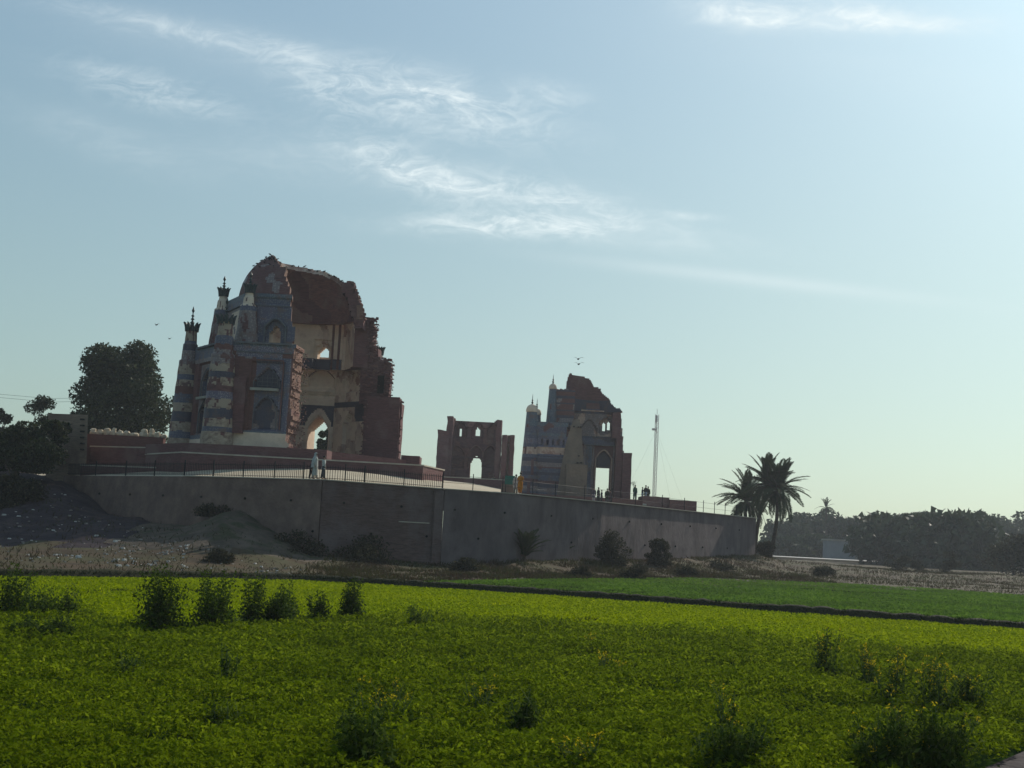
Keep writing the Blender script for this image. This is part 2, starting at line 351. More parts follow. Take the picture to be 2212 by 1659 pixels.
edge1 = [(-34, 45), g2(0, 1322), g2(150, 1330), g2(290, 1372), g2(430, 1374), g2(740, 1352), g2(900, 1347), g2(1200, 1367), g2(1500, 1378), g2(1750, 1402), g2(2212, 1432), (32, 32)]
farL = [g2(830, 1262), g2(1100, 1255), g2(1500, 1251), g2(1900, 1266), g2(2212, 1288), (75, 110)]
def Yof(x, P): return poly(x, P)
PA1, PA2 = g2(2125, 1668), g2(2240, 1618)
def in_patch(x, y): return (x-PA1[0])*(PA2[1]-PA1[1])-(y-PA1[1])*(PA2[0]-PA1[0]) > 0
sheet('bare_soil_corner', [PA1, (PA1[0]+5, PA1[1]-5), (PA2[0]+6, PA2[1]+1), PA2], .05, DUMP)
sheet('near_clover_field', [(x, -20) for x in (32, -34)]+edge1, .02, FIELD1)
sheet('yellow_green_field', edge1[::-1][0:0]+edge1+bund[::-1], .016, FIELD2)
sheet('far_green_field', bund[4:]+farL[::-1], .012, FIELD3)

# crop foliage (stuff)
def scatter(n, x0, x1, y0, y1, f, power=1.):
    out = []; tot = 0
    while tot < n:
        y = y0+(y1-y0)*RS.uniform(0, 1, n)**power; x = RS.uniform(-1, 1, n)*(.445*y+2.0)
        m = f(x, y) & (x > x0) & (x < x1); out.append(np.stack([x[m], y[m]], 1)); tot += m.sum()
    return np.concatenate(out)[:n]
vx1 = np.array([p[0] for p in edge1]); vy1 = np.array([p[1] for p in edge1])
vxb = np.array([p[0] for p in bund]); vyb = np.array([p[1] for p in bund])
vxf = np.array([p[0] for p in farL]); vyf = np.array([p[1] for p in farL])
def npn(x, y, s, seed=0):     # cheap smooth noise from sines
    r = np.random.RandomState(seed); v = 0
    for k in range(7):
        a = r.uniform(0, 2*pi); f = s*r.uniform(.5, 1.8); v = v+np.sin((x*np.cos(a)+y*np.sin(a))*f+r.uniform(0, 6))
    return v/7
# foreground clover: leaf density falls with distance because leaves get bunched
PT = scatter(520000, -34, 34, 11, 46, lambda x, y: y < np.interp(x, vx1, vy1)+.5*npn(x, y, 3, 3)+1.6*npn(x, y, .5, 33)+.7*RS.normal(size=len(x)), 1.15)
PT = PT[~in_patch(PT[:, 0], PT[:, 1]+.35*npn(PT[:, 0], PT[:, 1], 6, 4))]
hh = .30+.16*npn(PT[:, 0], PT[:, 1], 1.3, 1)+.16*npn(PT[:, 0], PT[:, 1], 4, 2)
hh = np.maximum(hh+.12*npn(PT[:, 0], PT[:, 1], 11, 8), .06)
z = hh*(1-.55*RS.uniform(0, 1, len(PT))**1.6)
hh = np.maximum(hh+.10*npn(PT[:, 0], PT[:, 1], 24, 9), .05)
z = hh*(1-.55*RS.uniform(0, 1, len(PT))**1.6)
S = (.021+.00072*PT[:, 1])*RS.uniform(.7, 1.5, len(PT))
tag(leaves('clover_crop', np.c_[PT, z], S, CROP1, quad=True, flat=.35), kind='stuff')
PT = scatter(200000, -40, 40, 29, 76, lambda x, y: (y > np.interp(x, vx1, vy1)+.1*npn(x, y, 3, 5)) & (y < np.interp(x, vxb, vyb)-.35) & (npn(x, y*2, 1.1, 12) > -.52), .9)
z = .05+.07*RS.uniform(0, 1, len(PT))+.03*npn(PT[:, 0], PT[:, 1]*2, 1.5, 6)
tag(leaves('yellow_green_seedlings', np.c_[PT, z], .045*RS.uniform(.7, 1.6, len(PT)), CROP2, flat=.2), kind='stuff')
PT = scatter(95000, -8, 60, 42, 120, lambda x, y: (y > np.interp(x, vxb, vyb)+.35) & (y < np.interp(x, vxf, vyf)) & (npn(x, y*2.5, .8, 14) > -.5), 1)
z = .05+.08*RS.uniform(0, 1, len(PT))
tag(leaves('green_seedlings', np.c_[PT, z], .065*RS.uniform(.7, 1.6, len(PT)), CROP3, flat=.2), kind='stuff')

# earth bund between the two far crops
V = []; Fc = []
bp = []
for k in range(220):
    x = bund[1][0]-6+(bund[-1][0]-bund[1][0]+6)*k/219; bp.append((x, float(np.interp(x, vxb, vyb))))
for k, (x, y) in enumerate(bp):
    wv = .40+.12*nz(x, 0, 0, 1.7); hv = .34+.10*nz(x, 5, 0, 2.3)
    for dy, zz in ((-wv-.12, .0), (-wv*.5, hv*.85), (0, hv), (wv*.5, hv*.8), (wv+.15, .0)): V.append((x, y+dy, zz+.015))
for k in range(len(bp)-1):
    for i in range(4): a = k*5+i; Fc.append((a, a+5, a+6, a+1))
BUNDM = mat('dark_bund_earth', (.035, .034, .016), (.018, .02, .010), 2.5, bump=.6)
tag(mk('field_bund', V, Fc, BUNDM, smooth=True), kind='structure')
bx = RS.uniform(bund[1][0], bund[-1][0], 16000); by = np.interp(bx, vxb, vyb)+RS.normal(0, .28, 16000)
BG = leaf_mat('bund_grass_blade', (.012, .018, .006), (.03, .038, .012), None, .1, .9, spec=0.)
FURROWS = [((185, 1285), (325, 1280)), ((400, 1283), (560, 1287)), ((1097, 1359), (1290, 1345)), ((1194, 1272), (1256, 1275)), ((1305, 1280), (1400, 1288)), ((1728, 1276), (1960, 1289)), ((1010, 1268), (1180, 1270)), ((1760, 1385), (1830, 1388)), ((1545, 1380), (1640, 1378)), ((300, 1345), (330, 1342))]
fx_, fy_ = [], []
for a, b in FURROWS:
    a, b = g2(*a), g2(*b); k = int(160*abs(b[0]-a[0])); t = RS.uniform(0, 1, k); fx_.append(a[0]+(b[0]-a[0])*t); fy_.append(a[1]+(b[1]-a[1])*t+RS.normal(0, .16, k)+.5*np.sin(t*9+a[0]))
fx_ = np.concatenate(fx_); fy_ = np.concatenate(fy_)
bx = np.r_[bx, fx_]; by = np.r_[by, fy_]; hb_ = np.r_[RS.uniform(.06, .20, 16000), RS.uniform(.08, .2, len(fx_))]; zb_ = np.r_[np.full(16000, .22), np.full(len(fx_), .02)]
tag(blades('bund_grass', np.c_[bx, by, zb_], hb_, .022, BG, .5), kind='stuff')

# dry grass on the bank below the wall and on the open ground to the right
def bank_pts(n, f):
    out = []
    while len(out) < n:
        x = random.uniform(-34, 75); yb = float(np.interp(x, vxf, vyf)) if x > -5 else float(np.interp(x, vxb, vyb))+.3
        yt = Yw(x)-.15 if x < 27 else 190
        y = yb+(yt-yb)*random.random()
        if f(x, y): out.append((x, y, ground_z(x, y)))
    return np.array(out)
def gf(x, y):
    if x < -11 and random.random() < .80: return False
    if x < -11 and (Yw(x)-y) < 4 and random.random() < .9: return False
    return fbm(x, y, 9, .45) > -.25+.3*random.random()-.15
C = bank_pts(60000, gf)
hb = .10+.26*np.clip(npn(C[:, 0], C[:, 1], .9, 21)+.35, 0, 1)
tag(blades('dry_bank_grass', C, hb*RS.uniform(.5, 1.5, len(C)), .035, GRASSD, .55), kind='stuff')

# rubbish and stones strewn on the left slope
mb = MB()
for k in range(520):
    t = random.random(); x = random.uniform(-38, -11)
    if fbm(x, k*.01, 4, .35) < -.05: continue
    x = x; d = random.uniform(2, 17) if x < -24 else random.uniform(5, 13); y = Yw(x)-d*KY
    if y < 66: continue
    s = random.uniform(.04, .13)*(1.8 if random.random() < .08 else 1)
    mb.box((x, y, ground_z(x, y)+s*.3), (s*random.uniform(1, 2.6), s, s*.6), random.uniform(0, 3), 0 if random.random() < .5 else 1, .7)
tag(mb.build('litter_and_stones', [mat('pale_litter', (.55, .52, .48), bump=0), mat('grey_stone_litter', (.28, .25, .22), bump=.2)]), kind='stuff')

# ------------------------------------------------------------------ terrace behind the retaining wall
def terr_rise(x, t):
    t = t/KY
    k = poly(x, [(-40, .20), (-24, .20), (-12, .17), (-4, .13), (2, .04), (30, .02)])
    k2 = poly(x, [(-40, .04), (-4, .06), (3, .055), (30, .035)])
    t1 = min(t, 7); return k*t1+k2*max(0, min(t-7, 50))
V = []; Fc = []
tx = list(np.arange(-75, 27.01, 1.0)); tt = [q*KY for q in (0, .2, .7, 1.5, 2.5, 4, 5.5, 7, 9, 12, 16, 20, 26, 32, 40, 50, 60, 80)]
for x in tx:
    for t in tt:
        sh = (t*.25 if x > 20 else 0)
        V.append((x if x < 26 else W6[0]-.2+t*.1, Yw(x)+t, (WTOP-.05 if x > -41 else 5.4+(-41-x)*.06)+terr_rise(x, t)))
m_ = len(tt)
for i in range(len(tx)-1):
    for j in range(m_-1): a = i*m_+j; Fc.append((a, a+m_, a+m_+1, a+1))
tag(mk('terrace_paving', V, Fc, PAVE, smooth=True), kind='structure')
def terr_z(x, y): return WTOP-.05+terr_rise(x, max(0, y-Yw(x)))

# ------------------------------------------------------------------ retaining wall
rw = empty('retaining_wall', 'long grey brown retaining wall holding up the terrace below the ruined tombs', 'wall', (W3[0], W3[1], 0))
def wall_run(pts, z0f, z1, th, m, n=.5, name='wall_section', wav=.03):
    V = []; Fc = []; rows = 13; cols = []
    for (a, b) in zip(pts, pts[1:]):
        a = Vector(a); b = Vector(b); k = max(2, int((b-a).length/n))
        for i in range(k+1): cols.append(a.lerp(b, i/k))
    for c in cols:
        z0 = z0f(c.x)
        for j in range(rows):
            zz = z0+(z1-z0)*j/(rows-1); o = wav*fbm(c.x, zz, c.y, .9); bat = (z1-zz)*.03
            V.append((c.x, c.y-o-bat-.0, zz))
    n1 = len(V)
    for c in cols:
        V.append((c.x, c.y+th, z0f(c.x))); V.append((c.x, c.y+th, z1))
    for i in range(len(cols)-1):
        for j in range(rows-1): a = i*rows+j; Fc.append((a, a+rows, a+rows+1, a+1))
        Fc.append((i*rows+rows-1, (i+1)*rows+rows-1, n1+2*(i+1)+1, n1+2*i+1))
    for i in (0, len(cols)-1): Fc.append(tuple([i*rows+j for j in range(rows)]+[n1+2*i+1, n1+2*i]))
    return put(mk(name, V, Fc, m), rw)
low = lambda x: -.4
wall_run([W0, W1, (W2[0]-.03, W2[1])], low, WTOP, .45, WALLL)
wall_run([(W2[0]+.02, W2[1]+.02), (W3[0]-.02, W3[1])], low, WTOP-.004, .45, WALLB, wav=.05)
wall_run([(W3[0]+.02, W3[1]-.01), W4, W5, W6], low, WTOP-.002, .45, CONC)
wall_run([(W6[0]+.01, W6[1]+.03), (W6[0]+1, W6[1]+9), (W6[0]+2.5, W6[1]+40)], low, WTOP-.006, .45, CONC)
# coping strip
def strip(pts, z, w, h, m, name, dy=-.06):
    mb = MB(); 
    for i, (a, b) in enumerate(zip(pts, pts[1:])):
        a = Vector((*a, 0)); b = Vector((*b, 0)); c = (a+b)/2; d = b-a
        mb.box((c.x, c.y+w/2+dy, z+h/2+i*.002), (d.length, w, h), atan2(d.y, d.x))
    return mb.build(name, m)
CAPM = mat('pale_mortar_coping', (.46, .41, .34), (.36, .31, .25), 1, bump=.1)
put(strip([W1, W2, W3, W4, W5, W6], WTOP, .5, .06, CAPM, 'coping'), rw)
for row, zz in ((0, 4.1), (1, 2.2)):
    for k in range(19):
        x = -38+k*3.45+row*1.7
        if x > 25.5 or ground_z(x, Yw(x)-.3) > zz-.5: continue
        y = Yw(x)-(WTOP-zz)*.03
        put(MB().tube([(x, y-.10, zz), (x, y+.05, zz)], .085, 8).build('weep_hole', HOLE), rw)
p = at(890, 1128, W2[1]+3); wang = atan2(W3[1]-W2[1], W3[0]-W2[0])
put(MB().box((p.x, Yw(p.x)-.14, p.z), (2.6, .05, .07), wang).build('pale_pipe', CAPM), rw)
# corner buttress strip
put(MB().box((W3[0]-.4, Yw(W3[0]-.4)-.1, 2.6), (.75, .35, 5.4), wang).build('corner_pier', WALLB), rw)

# ------------------------------------------------------------------ fences on the wall top
def pt_on(px, z=WTOP):      # point of the wall line seen under a picture column
    lo, hi = -60., 27.
    for _ in range(40):
        x = (lo+hi)/2; v = RM.transposed() @ (Vector((x, Yw(x)+.25, z-CAMZ))); sx = 1106+FP*v.x/-v.z
        if sx < px: lo = x
        else: hi = x
    return Vector((x, Yw(x)+.25, z+.05))
f1 = empty('picket_fence', 'black iron picket fence along the terrace edge in front of the big domed tomb', 'fence', pt_on(500))
FH = .95
posts = [pt_on(px) for px in (103, 206, 271, 333, 398, 460, 525, 592, 655, 745, 787, 872, 956)]
pm = None
for q in posts:
    mbp = MB().box((0, 0, FH/2+.04), (.075, .075, FH+.12)).box((0, 0, FH+.13), (.10, .10, .06), 0, 0, .5)
    if pm is None: pm = mbp.build('post', IRON).data; bpy.data.objects['post'].location = q; put(bpy.data.objects['post'], f1)
    else: o = bpy.data.objects.new('post', pm); COL.objects.link(o); o.location = q; put(o, f1)
def rails(f, posts, hs, r):
    for h in hs:
        for a, b in zip(posts, posts[1:]):
            put(MB().tube([a+Vector((0, 0, h)), b+Vector((0, 0, h))], r, 6).build('rail', IRON), f)
rails(f1, posts, (.12, FH-.12), .018)
L_ = sum((b-a).length for a, b in zip(posts, posts[1:])); kk = None; cnt = 275
for i in range(cnt):
    s = L_*(i+.5)/cnt
    for a, b in zip(posts, posts[1:]):
        l = (b-a).length
        if s <= l: q = a.lerp(b, s/l); break
        s -= l
    if kk is None: o = MB().tube([(0, 0, .04), (0, 0, FH-.06), (0, 0, FH+.03)], [.019, .019, .004], 4).build('picket', IRON); kk = o.data
    else: o = bpy.data.objects.new('picket', kk); COL.objects.link(o)
    o.location = q+Vector((nz(i, 0, 0, .7)*.01, 0, 0)); o.rotation_euler = (0, nz(i, 3, 0, .9)*.03, 0); put(o, f1)
f2 = empty('rail_fence', 'thin post and rail fence running down the wall top past the right hand tomb', 'fence', pt_on(1200))
posts = [pt_on(px) for px in (956, 1021, 1085, 1112, 1150, 1199, 1262, 1321, 1372, 1430, 1478, 1519, 1543, 1566, 1590, 1612)]
for q in posts: o = bpy.data.objects.new('post', pm); COL.objects.link(o); o.location = q; o.scale = (.75, .75, 1.05); put(o, f2)
rails(f2, posts, (.45, FH), .012)

# ------------------------------------------------------------------ masonry shells
def shell(name, n_u, n_z, out_pt, in_pt, keep, mo, mi_, ms, mats, parent):
    """thick wall sheet: outer and inner point grids, cells removed where keep is false"""
    V = []; 
    for j in range(n_z+1):
        for i in range(n_u+1): V.append(out_pt(i/n_u, j/n_z))
    off = len(V)
    for j in range(n_z+1):
        for i in range(n_u+1): V.append(in_pt(i/n_u, j/n_z))
    W = n_u+1; K = {}
    for j in range(n_z):
        for i in range(n_u):
            K[i, j] = keep((i+.5)/n_u, (j+.5)/n_z)
    Fc = []; I = []
    for (i, j), k in K.items():
        if not k: continue
        a = j*W+i; u = (i+.5)/n_u; v = (j+.5)/n_z
        Fc.append((a, a+1, a+1+W, a+W)); I.append(mo(u, v))
        b = a+off; Fc.append((b, b+W, b+1+W, b+1)); I.append(mi_(u, v))
        for (di, dj, p, q) in ((-1, 0, a, a+W), (1, 0, a+1+W, a+1), (0, -1, a+1, a), (0, 1, a+W, a+1+W)):
            if not K.get((i+di, j+dj), False):
                Fc.append((p, q, q+off, p+off)); I.append(ms(u, v))
    used = sorted({v for f in Fc for v in f}); mp = {v: k for k, v in enumerate(used)}
    o = mk(name, [V[v] for v in used], [tuple(mp[v] for v in f) for f in Fc], mats, I)
    return put(o, parent)
BANDC = mat('dirty_cream_band', (0.407, 0.330, 0.252), (0.187, 0.127, 0.101), 2.4, bump=.3, stretch=(1, 1, 1.6), col3=(0.341, 0.275, 0.213), s3=.8, t3=(.5, .56))
MATS = [BRICK, CREAM, BLUE, BLUED, TEAL, PATT, GREYT, REDB, WHITE, PALEB, CREAMD, BRICKD, BANDC]
B_, CR, BL, BD, TE, PA, GR, RE, WH, PL, CD, BK, BC = range(13)
def panel(name, parent, O0, O1, I0, I1, z0, z1, cell=.16, taper=0., ct=None, keep=None, mo=None, mi_=None, ms=None, rec_o=None, rec_i=None, rough=.03):
    O0, O1, I0, I1 = [Vector((p[0], p[1], 0)) for p in (O0, O1, I0, I1)]
    n_u = max(2, int((O1-O0).length/cell)); n_z = max(2, int((z1-z0)/cell)); Lu = (O1-O0).length
    nrm = ((O0+O1)/2-(I0+I1)/2).normalized()
    def om(u, v):
        p = O0.lerp(O1, u); z = z0+(z1-z0)*v; p = p-nrm*(taper*(z-z0)+(rec_o(u*Lu, z) if rec_o else 0)+rough*nz(p.x, p.y, z, 1.3)); return (p.x, p.y, z)
    def im(u, v):
        p = I0.lerp(I1, u); z = z0+(z1-z0)*v; p = p+nrm*((rec_i(u*Lu, z) if rec_i else 0)+rough*nz(p.x, p.y, z, 1.3)); return (p.x, p.y, z)
    w = lambda f, d: (lambda u, v: (f(u*Lu, z0+(z1-z0)*v) if f else d))
    return shell(name, n_u, n_z, om, im, w(keep, True), w(mo, B_), w(mi_, CR), w(ms, B_), MATS, parent)
def arch(u, z, uc, w, zb, zs, zt):        # pointed arch opening test
    x = abs(u-uc)/(w/2)
    if x > 1 or z < zb: return False
    return z < zs+(zt-zs)*(1-x**1.7)
def arch_frame(name, parent, P, ex, ez, en, w, zb, zs, zt, r, m, legs=True):
    """raised moulding following a pointed arch; P world point of centre foot line"""
    pts = []
    if legs: pts.append((-w/2, zb))
    for k in range(17):
        x = -1+2*k/16; pts.append((x*w/2, zs+(zt-zs)*(1-abs(x)**1.7)))
    if legs: pts.append((w/2, zb))
    mb = MB(); mb.tube([P+ex*a+Vector((0, 0, b))+en*.02 for a, b in pts], r, 5)
    return put(mb.build(name, m), parent)
def plate(name, parent, P, ex, en, u0, u1, z0, z1, d, m):
    c = P+ex*((u0+u1)/2)+en*(d/2); return put(MB().box((c.x, c.y, (z0+z1)/2), (abs(u1-u0), d, z1-z0), atan2(ex.y, ex.x)).build(name, m), parent)

# ---- tower with tile bands
def tower(parent, c, z0, H, r0, r1, bands, crown=True, fin=1.7, seed=0, name='corner_tower'):
    prof = []; n = int(H/.09)
    def rad(t): return r0+(r1-r0)*t-(0.14 if t > .72 else 0)-(.08 if t > .86 else 0)
    for k in range(n+1): prof.append((rad(k/n), z0+H*k/n))
    def mf(a, z):
        t = (z-z0)/H; t += .006*nz(a*2, z, seed, 1); m = B_
        for (tb, mm) in bands:
            if t <= tb: m = mm; break
        if fbm(cos(a)*2+seed, sin(a)*2, z, 1.1) > .22 and m in (CR, CD, GR, BC) and t > .08: m = BK
        return m
    mb = MB(); mb.lathe(c, prof, 44, mf, CR)
    V = []
    for (x, y, z) in mb.V:
        dx, dy = x-c[0], y-c[1]; k = 1+.05*nz(x, y, z, 1.2) if z < z0+H*.7 else 1; V.append((c[0]+dx*k, c[1]+dy*k, z))
    mb.V = V; t = mb.build(name, MATS); put(t, parent)
    if crown:
        zt = z0+H; r = rad(1); cm = MB(); cm.lathe(c, [(r*1.0, zt-.35), (r*1.08, zt), (r*.9, zt+.05), (r*.5, zt+.1)], 16)
        for k in range(10):
            a = 2*pi*k/10; p = Vector((c[0]+cos(a)*r*1.05, c[1]+sin(a)*r*1.05, zt-.35)); o = Vector((cos(a), sin(a), 0))
            cm.tube([p, p+o*.04+Vector((0, 0, .4)), p+o*.14+Vector((0, 0, .62)), p+o*.28+Vector((0, 0, .74))], [.13, .14, .10, .02], 5)
        cr = cm.build('petal_crown', DARKM); put(cr, parent)
        if fin:
            s = fin/1.7; zz = zt; f = [(.16, 0), (.14, .3), (.2, .38), (.09, .5), (.07, .6), (.17, .68), (.07, .78), (.06, .88), (.15, .95), (.05, 1.05), (.04, 1.2), (.10, 1.32), (.12, 1.42), (.07, 1.55), (.01, 1.75)]
            put(MB().lathe(c, [(a*1.0, zz+b*s) for a, b in f], 10).build('finial', DARKM), parent)
    return t

# ------------------------------------------------------------------ the big tomb
begin(40.5)
T1 = empty('great_domed_tomb', 'largest ruined tomb with half its dome fallen and banded corner towers', 'tomb', (-18.2, 67.1, 8.2))
CX, CY, ZB, Z1, Z2 = -18.2, 67.1, 8.2, 16.3, 20.5
R1, RI = 9.9, 6.7
def oc(R, k, c=(CX, CY)):   # octagon corners, k=0 is the left front corner, going to the right along the front
    a = pi+radians(22.5)+k*pi/4; return (c[0]+R*cos(a), c[1]+R*sin(a))
_oc = oc
def oc(R, k, c=(CX, CY)):     # the real plan is not quite regular
    x, y = _oc(R, k, c); q = R/9.9
    if k == 0: return (x+1.0*q, y+.9*q)
    if k == 1: return (x-.25*q, y)
    if k == 7: return (x+1.0*q, y+.4)
    if k == 4: return (x-.35*q, y)
    return (x, y)
def fx(px, py, Y):
    p = at(px, py, Y); return p.x, p.z
FY = oc(R1, 1)[1]     # front face distance
# front face rectangles in (distance along the face, height)
ox = oc(R1, 1)[0]
def fr(px0, py0, px1, py1):
    a = at(px0, py0, FY); b = at(px1, py1, FY); return (a.x-ox, b.z, b.x-ox, a.z)
nicheU = fr(549, 793, 603, 840); nicheL = fr(553, 858, 590, 928)
blueR = fr(604, 775, 619, 928); redL = fr(518, 765, 542, 930); band1 = fr(480, 741, 634, 764); dado = fr(480, 927, 634, 938); frameU = fr(542, 786, 609, 843)
ucU = (nicheU[0]+nicheU[2])/2; wU = nicheU[2]-nicheU[0]; ucL = (nicheL[0]+nicheL[2])/2; wL = nicheL[2]-nicheL[0]
breakx = at(632, 850, FY).x-ox
def front_rec(u, z):
    if arch(u, z, ucU, wU, nicheU[1], nicheU[3]-1.1, nicheU[3]) or arch(u, z, ucL, wL*1.25, nicheL[1], nicheL[3]-1.0, nicheL[3]): return .45
    if frameU[0] < u < frameU[2] and nicheL[1]-.1 < z < frameU[3]+.15: return .18
    return 0
def front_m(u, z):
    n = nz(u, z, 0, .8)
    if z > Z1-.28: return TE
    if z > Z1-.55: return PA
    if band1[1] < z < band1[3]: return BL if abs(z-(band1[1]+.18)) > .12 else PA
    if z > dado[3]: pass
    elif z > dado[1]: return TE
    else: return CR
    if z > band1[1]-.35 and z < band1[1]: return PA if n < .1 else RE
    if arch(u, z, ucU, wU, nicheU[1], nicheU[3]-1.1, nicheU[3]): return BD if n < .25 else BL
    if arch(u, z, ucL, wL*1.25, nicheL[1], nicheL[3]-1.0, nicheL[3]): return GR if n < 0 else BD
    if redL[0] < u < redL[2]: return RE if n > -.2 else GR
    if blueR[0] < u < blueR[2]: return BL if abs(u-(blueR[0]+blueR[2])/2) < .24 else PA
    if u > blueR[2]: return RE if n > 0 else B_
    if u < redL[0]: return BK if n > -.1 else GR
    if frameU[0] < u < frameU[2]:
        if z > frameU[3]: return BL if z < frameU[3]+.8 else RE
        if z > frameU[1]: return PA
        return BL if abs(u-ucL) < wL*.9 else PA
    return B_
def near_keep(u, z): return u < breakx+.35*nz(1, z, 0, .7)-.04*(z-12)*0
def near_side(u, z): return PL if nz(u, z, 4, 1.5) > -.45 else B_
# near face, its broken end leans towards the inside
O0, O1 = oc(R1, 1), (oc(R1, 1)[0]+breakx+.7, FY); I0 = oc(RI, 1); I1 = (at(664, 900, 61).x, 60.9)
panel('tiled_wall', T1, O0, O1, I0, I1, ZB, Z1, .14, .015, keep=lambda u, z: u < breakx+.25*nz(1, z, 0, .7)+.2*nz(2, z, 0, 2.9)-.12, mo=front_m, mi_=lambda u, z: CR, ms=near_side, rec_o=front_rec)
# left front face between the two near towers
A0, A1 = oc(R1, 0), oc(R1, 1)
Lf = (Vector(A1)-Vector(A0)).length
def side_rec(u, z):
    if arch(u, z, Lf/2, 2.6, 12.2, 13.4, 14.4) or arch(u, z, Lf/2, 2.6, 9.3, 10.9, 11.9): return .5
    if abs(u-Lf/2) < 1.8 and 9.2 < z < 14.9: return .2
    return 0
def side_m(u, z):
    if z > Z1-.3: return TE
    if z > Z1-1.3: return BL if z > Z1-.9 else GR
    if z < 9.2: return CR if z < 8.9 else TE
    if arch(u, z, Lf/2, 2.6, 12.2, 13.4, 14.4): return BL
    if arch(u, z, Lf/2, 2.6, 9.3, 10.9, 11.9): return BD
    if abs(u-Lf/2) < 1.8 and z < 14.9: return GR
    return RE if nz(u, z, 0, .8) > 0 else BK
panel('side_wall', T1, A0, A1, oc(RI, 0), oc(RI, 1), ZB, Z1, .16, .015, mo=side_m, mi_=lambda u, z: CR, rec_o=side_rec)
# hidden left rear faces
panel('side_wall', T1, oc(R1, 7), oc(R1, 0), oc(RI, 7), oc(RI, 0), ZB, Z1, .5, .015, mo=lambda u, z: GR)
panel('side_wall', T1, oc(R1, 6), oc(R1, 7), oc(RI, 6), oc(RI, 7), ZB, Z1, .5, .015, mo=lambda u, z: GR)
# far face with the door seen through the ruin; u runs from far right to far left
FI = oc(RI, 5)[1]; lf = (Vector(oc(R1, 5))-Vector(oc(R1, 6))).length; li = (Vector(oc(RI, 5))-Vector(oc(RI, 6))).length
def fu(x):            # u (outer metric) of an inner world x
    x0 = oc(RI, 5)[0]; return (x0-x)/li*lf
dcx = at(687, 930, FI).x; dw = 1.8; dU = fu(dcx); dW = dw*lf/li
cR = oc(RI, 5)[0]
def far_keep(u, z):
    if arch(u, z, dU, dW, 0, 10.9, 12.0): return False
    if arch(u, z, fu(at(698, 760, FI).x), 1.05*lf/li, 17.75, 18.6, 19.3): return False
    return True
def far_in(u, z):
    x = cR-u*li/lf; n = nz(x, z, 2, .8)
    dd = x-dcx
    if z > 20.15: return RE
    if 16.45 < z < 17.05: return BD
    if z < 16.45 and z > 14.9 or z > 17.05: return CR if n < .35 else CD
    if 13.05 < z < 13.45 and dd > 1.3: return BL
    if 11.2 < z < 13.0 and abs(dd) < 1.6 and not arch(u, z, dU, dW*1.25, 0, 11.5, 12.75): return BD
    if z < 13.05 and dd > 1.3: return CD
    return CR if n < .3 else CD
def far_rec(u, z):
    x = cR-u*li/lf; dd = x-dcx
    if arch(u, z, dU, dW*1.3, 14.7, 15.5, 16.3): return .18
    if abs(z-14.55) < .1 or abs(z-13.85) < .1: return .12
    if dd > 1.35: return -.22 if z < 17.1 else 0.0
    if abs(x-at(698, 760, FI).x) < .9 and 17.7 < z < 19.7: return .15
    if z > 20.0: return -.15
    return 0
panel('far_wall', T1, oc(R1, 5), oc(R1, 6), oc(RI, 5), oc(RI, 6), ZB, Z1+.0, .14, .015, keep=far_keep, mo=lambda u, z: B_, mi_=far_in, ms=lambda u, z: CR, rec_i=far_rec)
# far right face and the stepped broken end that faces us
hO, hI = oc(R1, 4), oc(RI, 4)
lh = (Vector(oc(R1, 5))-Vector(hO)).length
def hx(u): return lerp(hO[0], oc(R1, 5)[0], u/lh)
def hr_keep(u, z):
    if z > 13.6+.15*nz(u, 0, 0, 1.5): return hx(u) < -10.55+.15*nz(z, 3, 0, 1.2)
    return True
def hr_in(u, z):
    if z > 12.9 and z < 13.3: return BD
    if z > 11.6 and z < 12.9 and u < 4: return BD if u < 2.8 else CD
    return CD if nz(u, z, 5, .8) > .1 else CR
def hr_rec(u, z):
    if arch(u, z, lh*.5, 3.0, 8.5, 11.2, 12.4): return .4
    if arch(u, z, lh*.5, 3.0, 14.2, 15.2, 16.0): return .35
    return 0
panel('far_right_wall', T1, hO, oc(R1, 5), hI, oc(RI, 5), ZB, Z1+.4, .16, .015, keep=hr_keep, mi_=hr_in, ms=lambda u, z: BK, rec_i=hr_rec)
gO = oc(R1, 3); lg = (Vector(hO)-Vector(gO)).length
panel('broken_wall_end', T1, (hO[0], 68.6), hO, (hI[0], 68.9), hI, ZB-.2, 13.65, .2, .01, keep=lambda u, z: z < 13.6+.1*nz(u, z, 0, 1), mo=lambda u, z: BK, mi_=lambda u, z: CD if z > 9 else BK, ms=lambda u, z: BK, rough=.08)
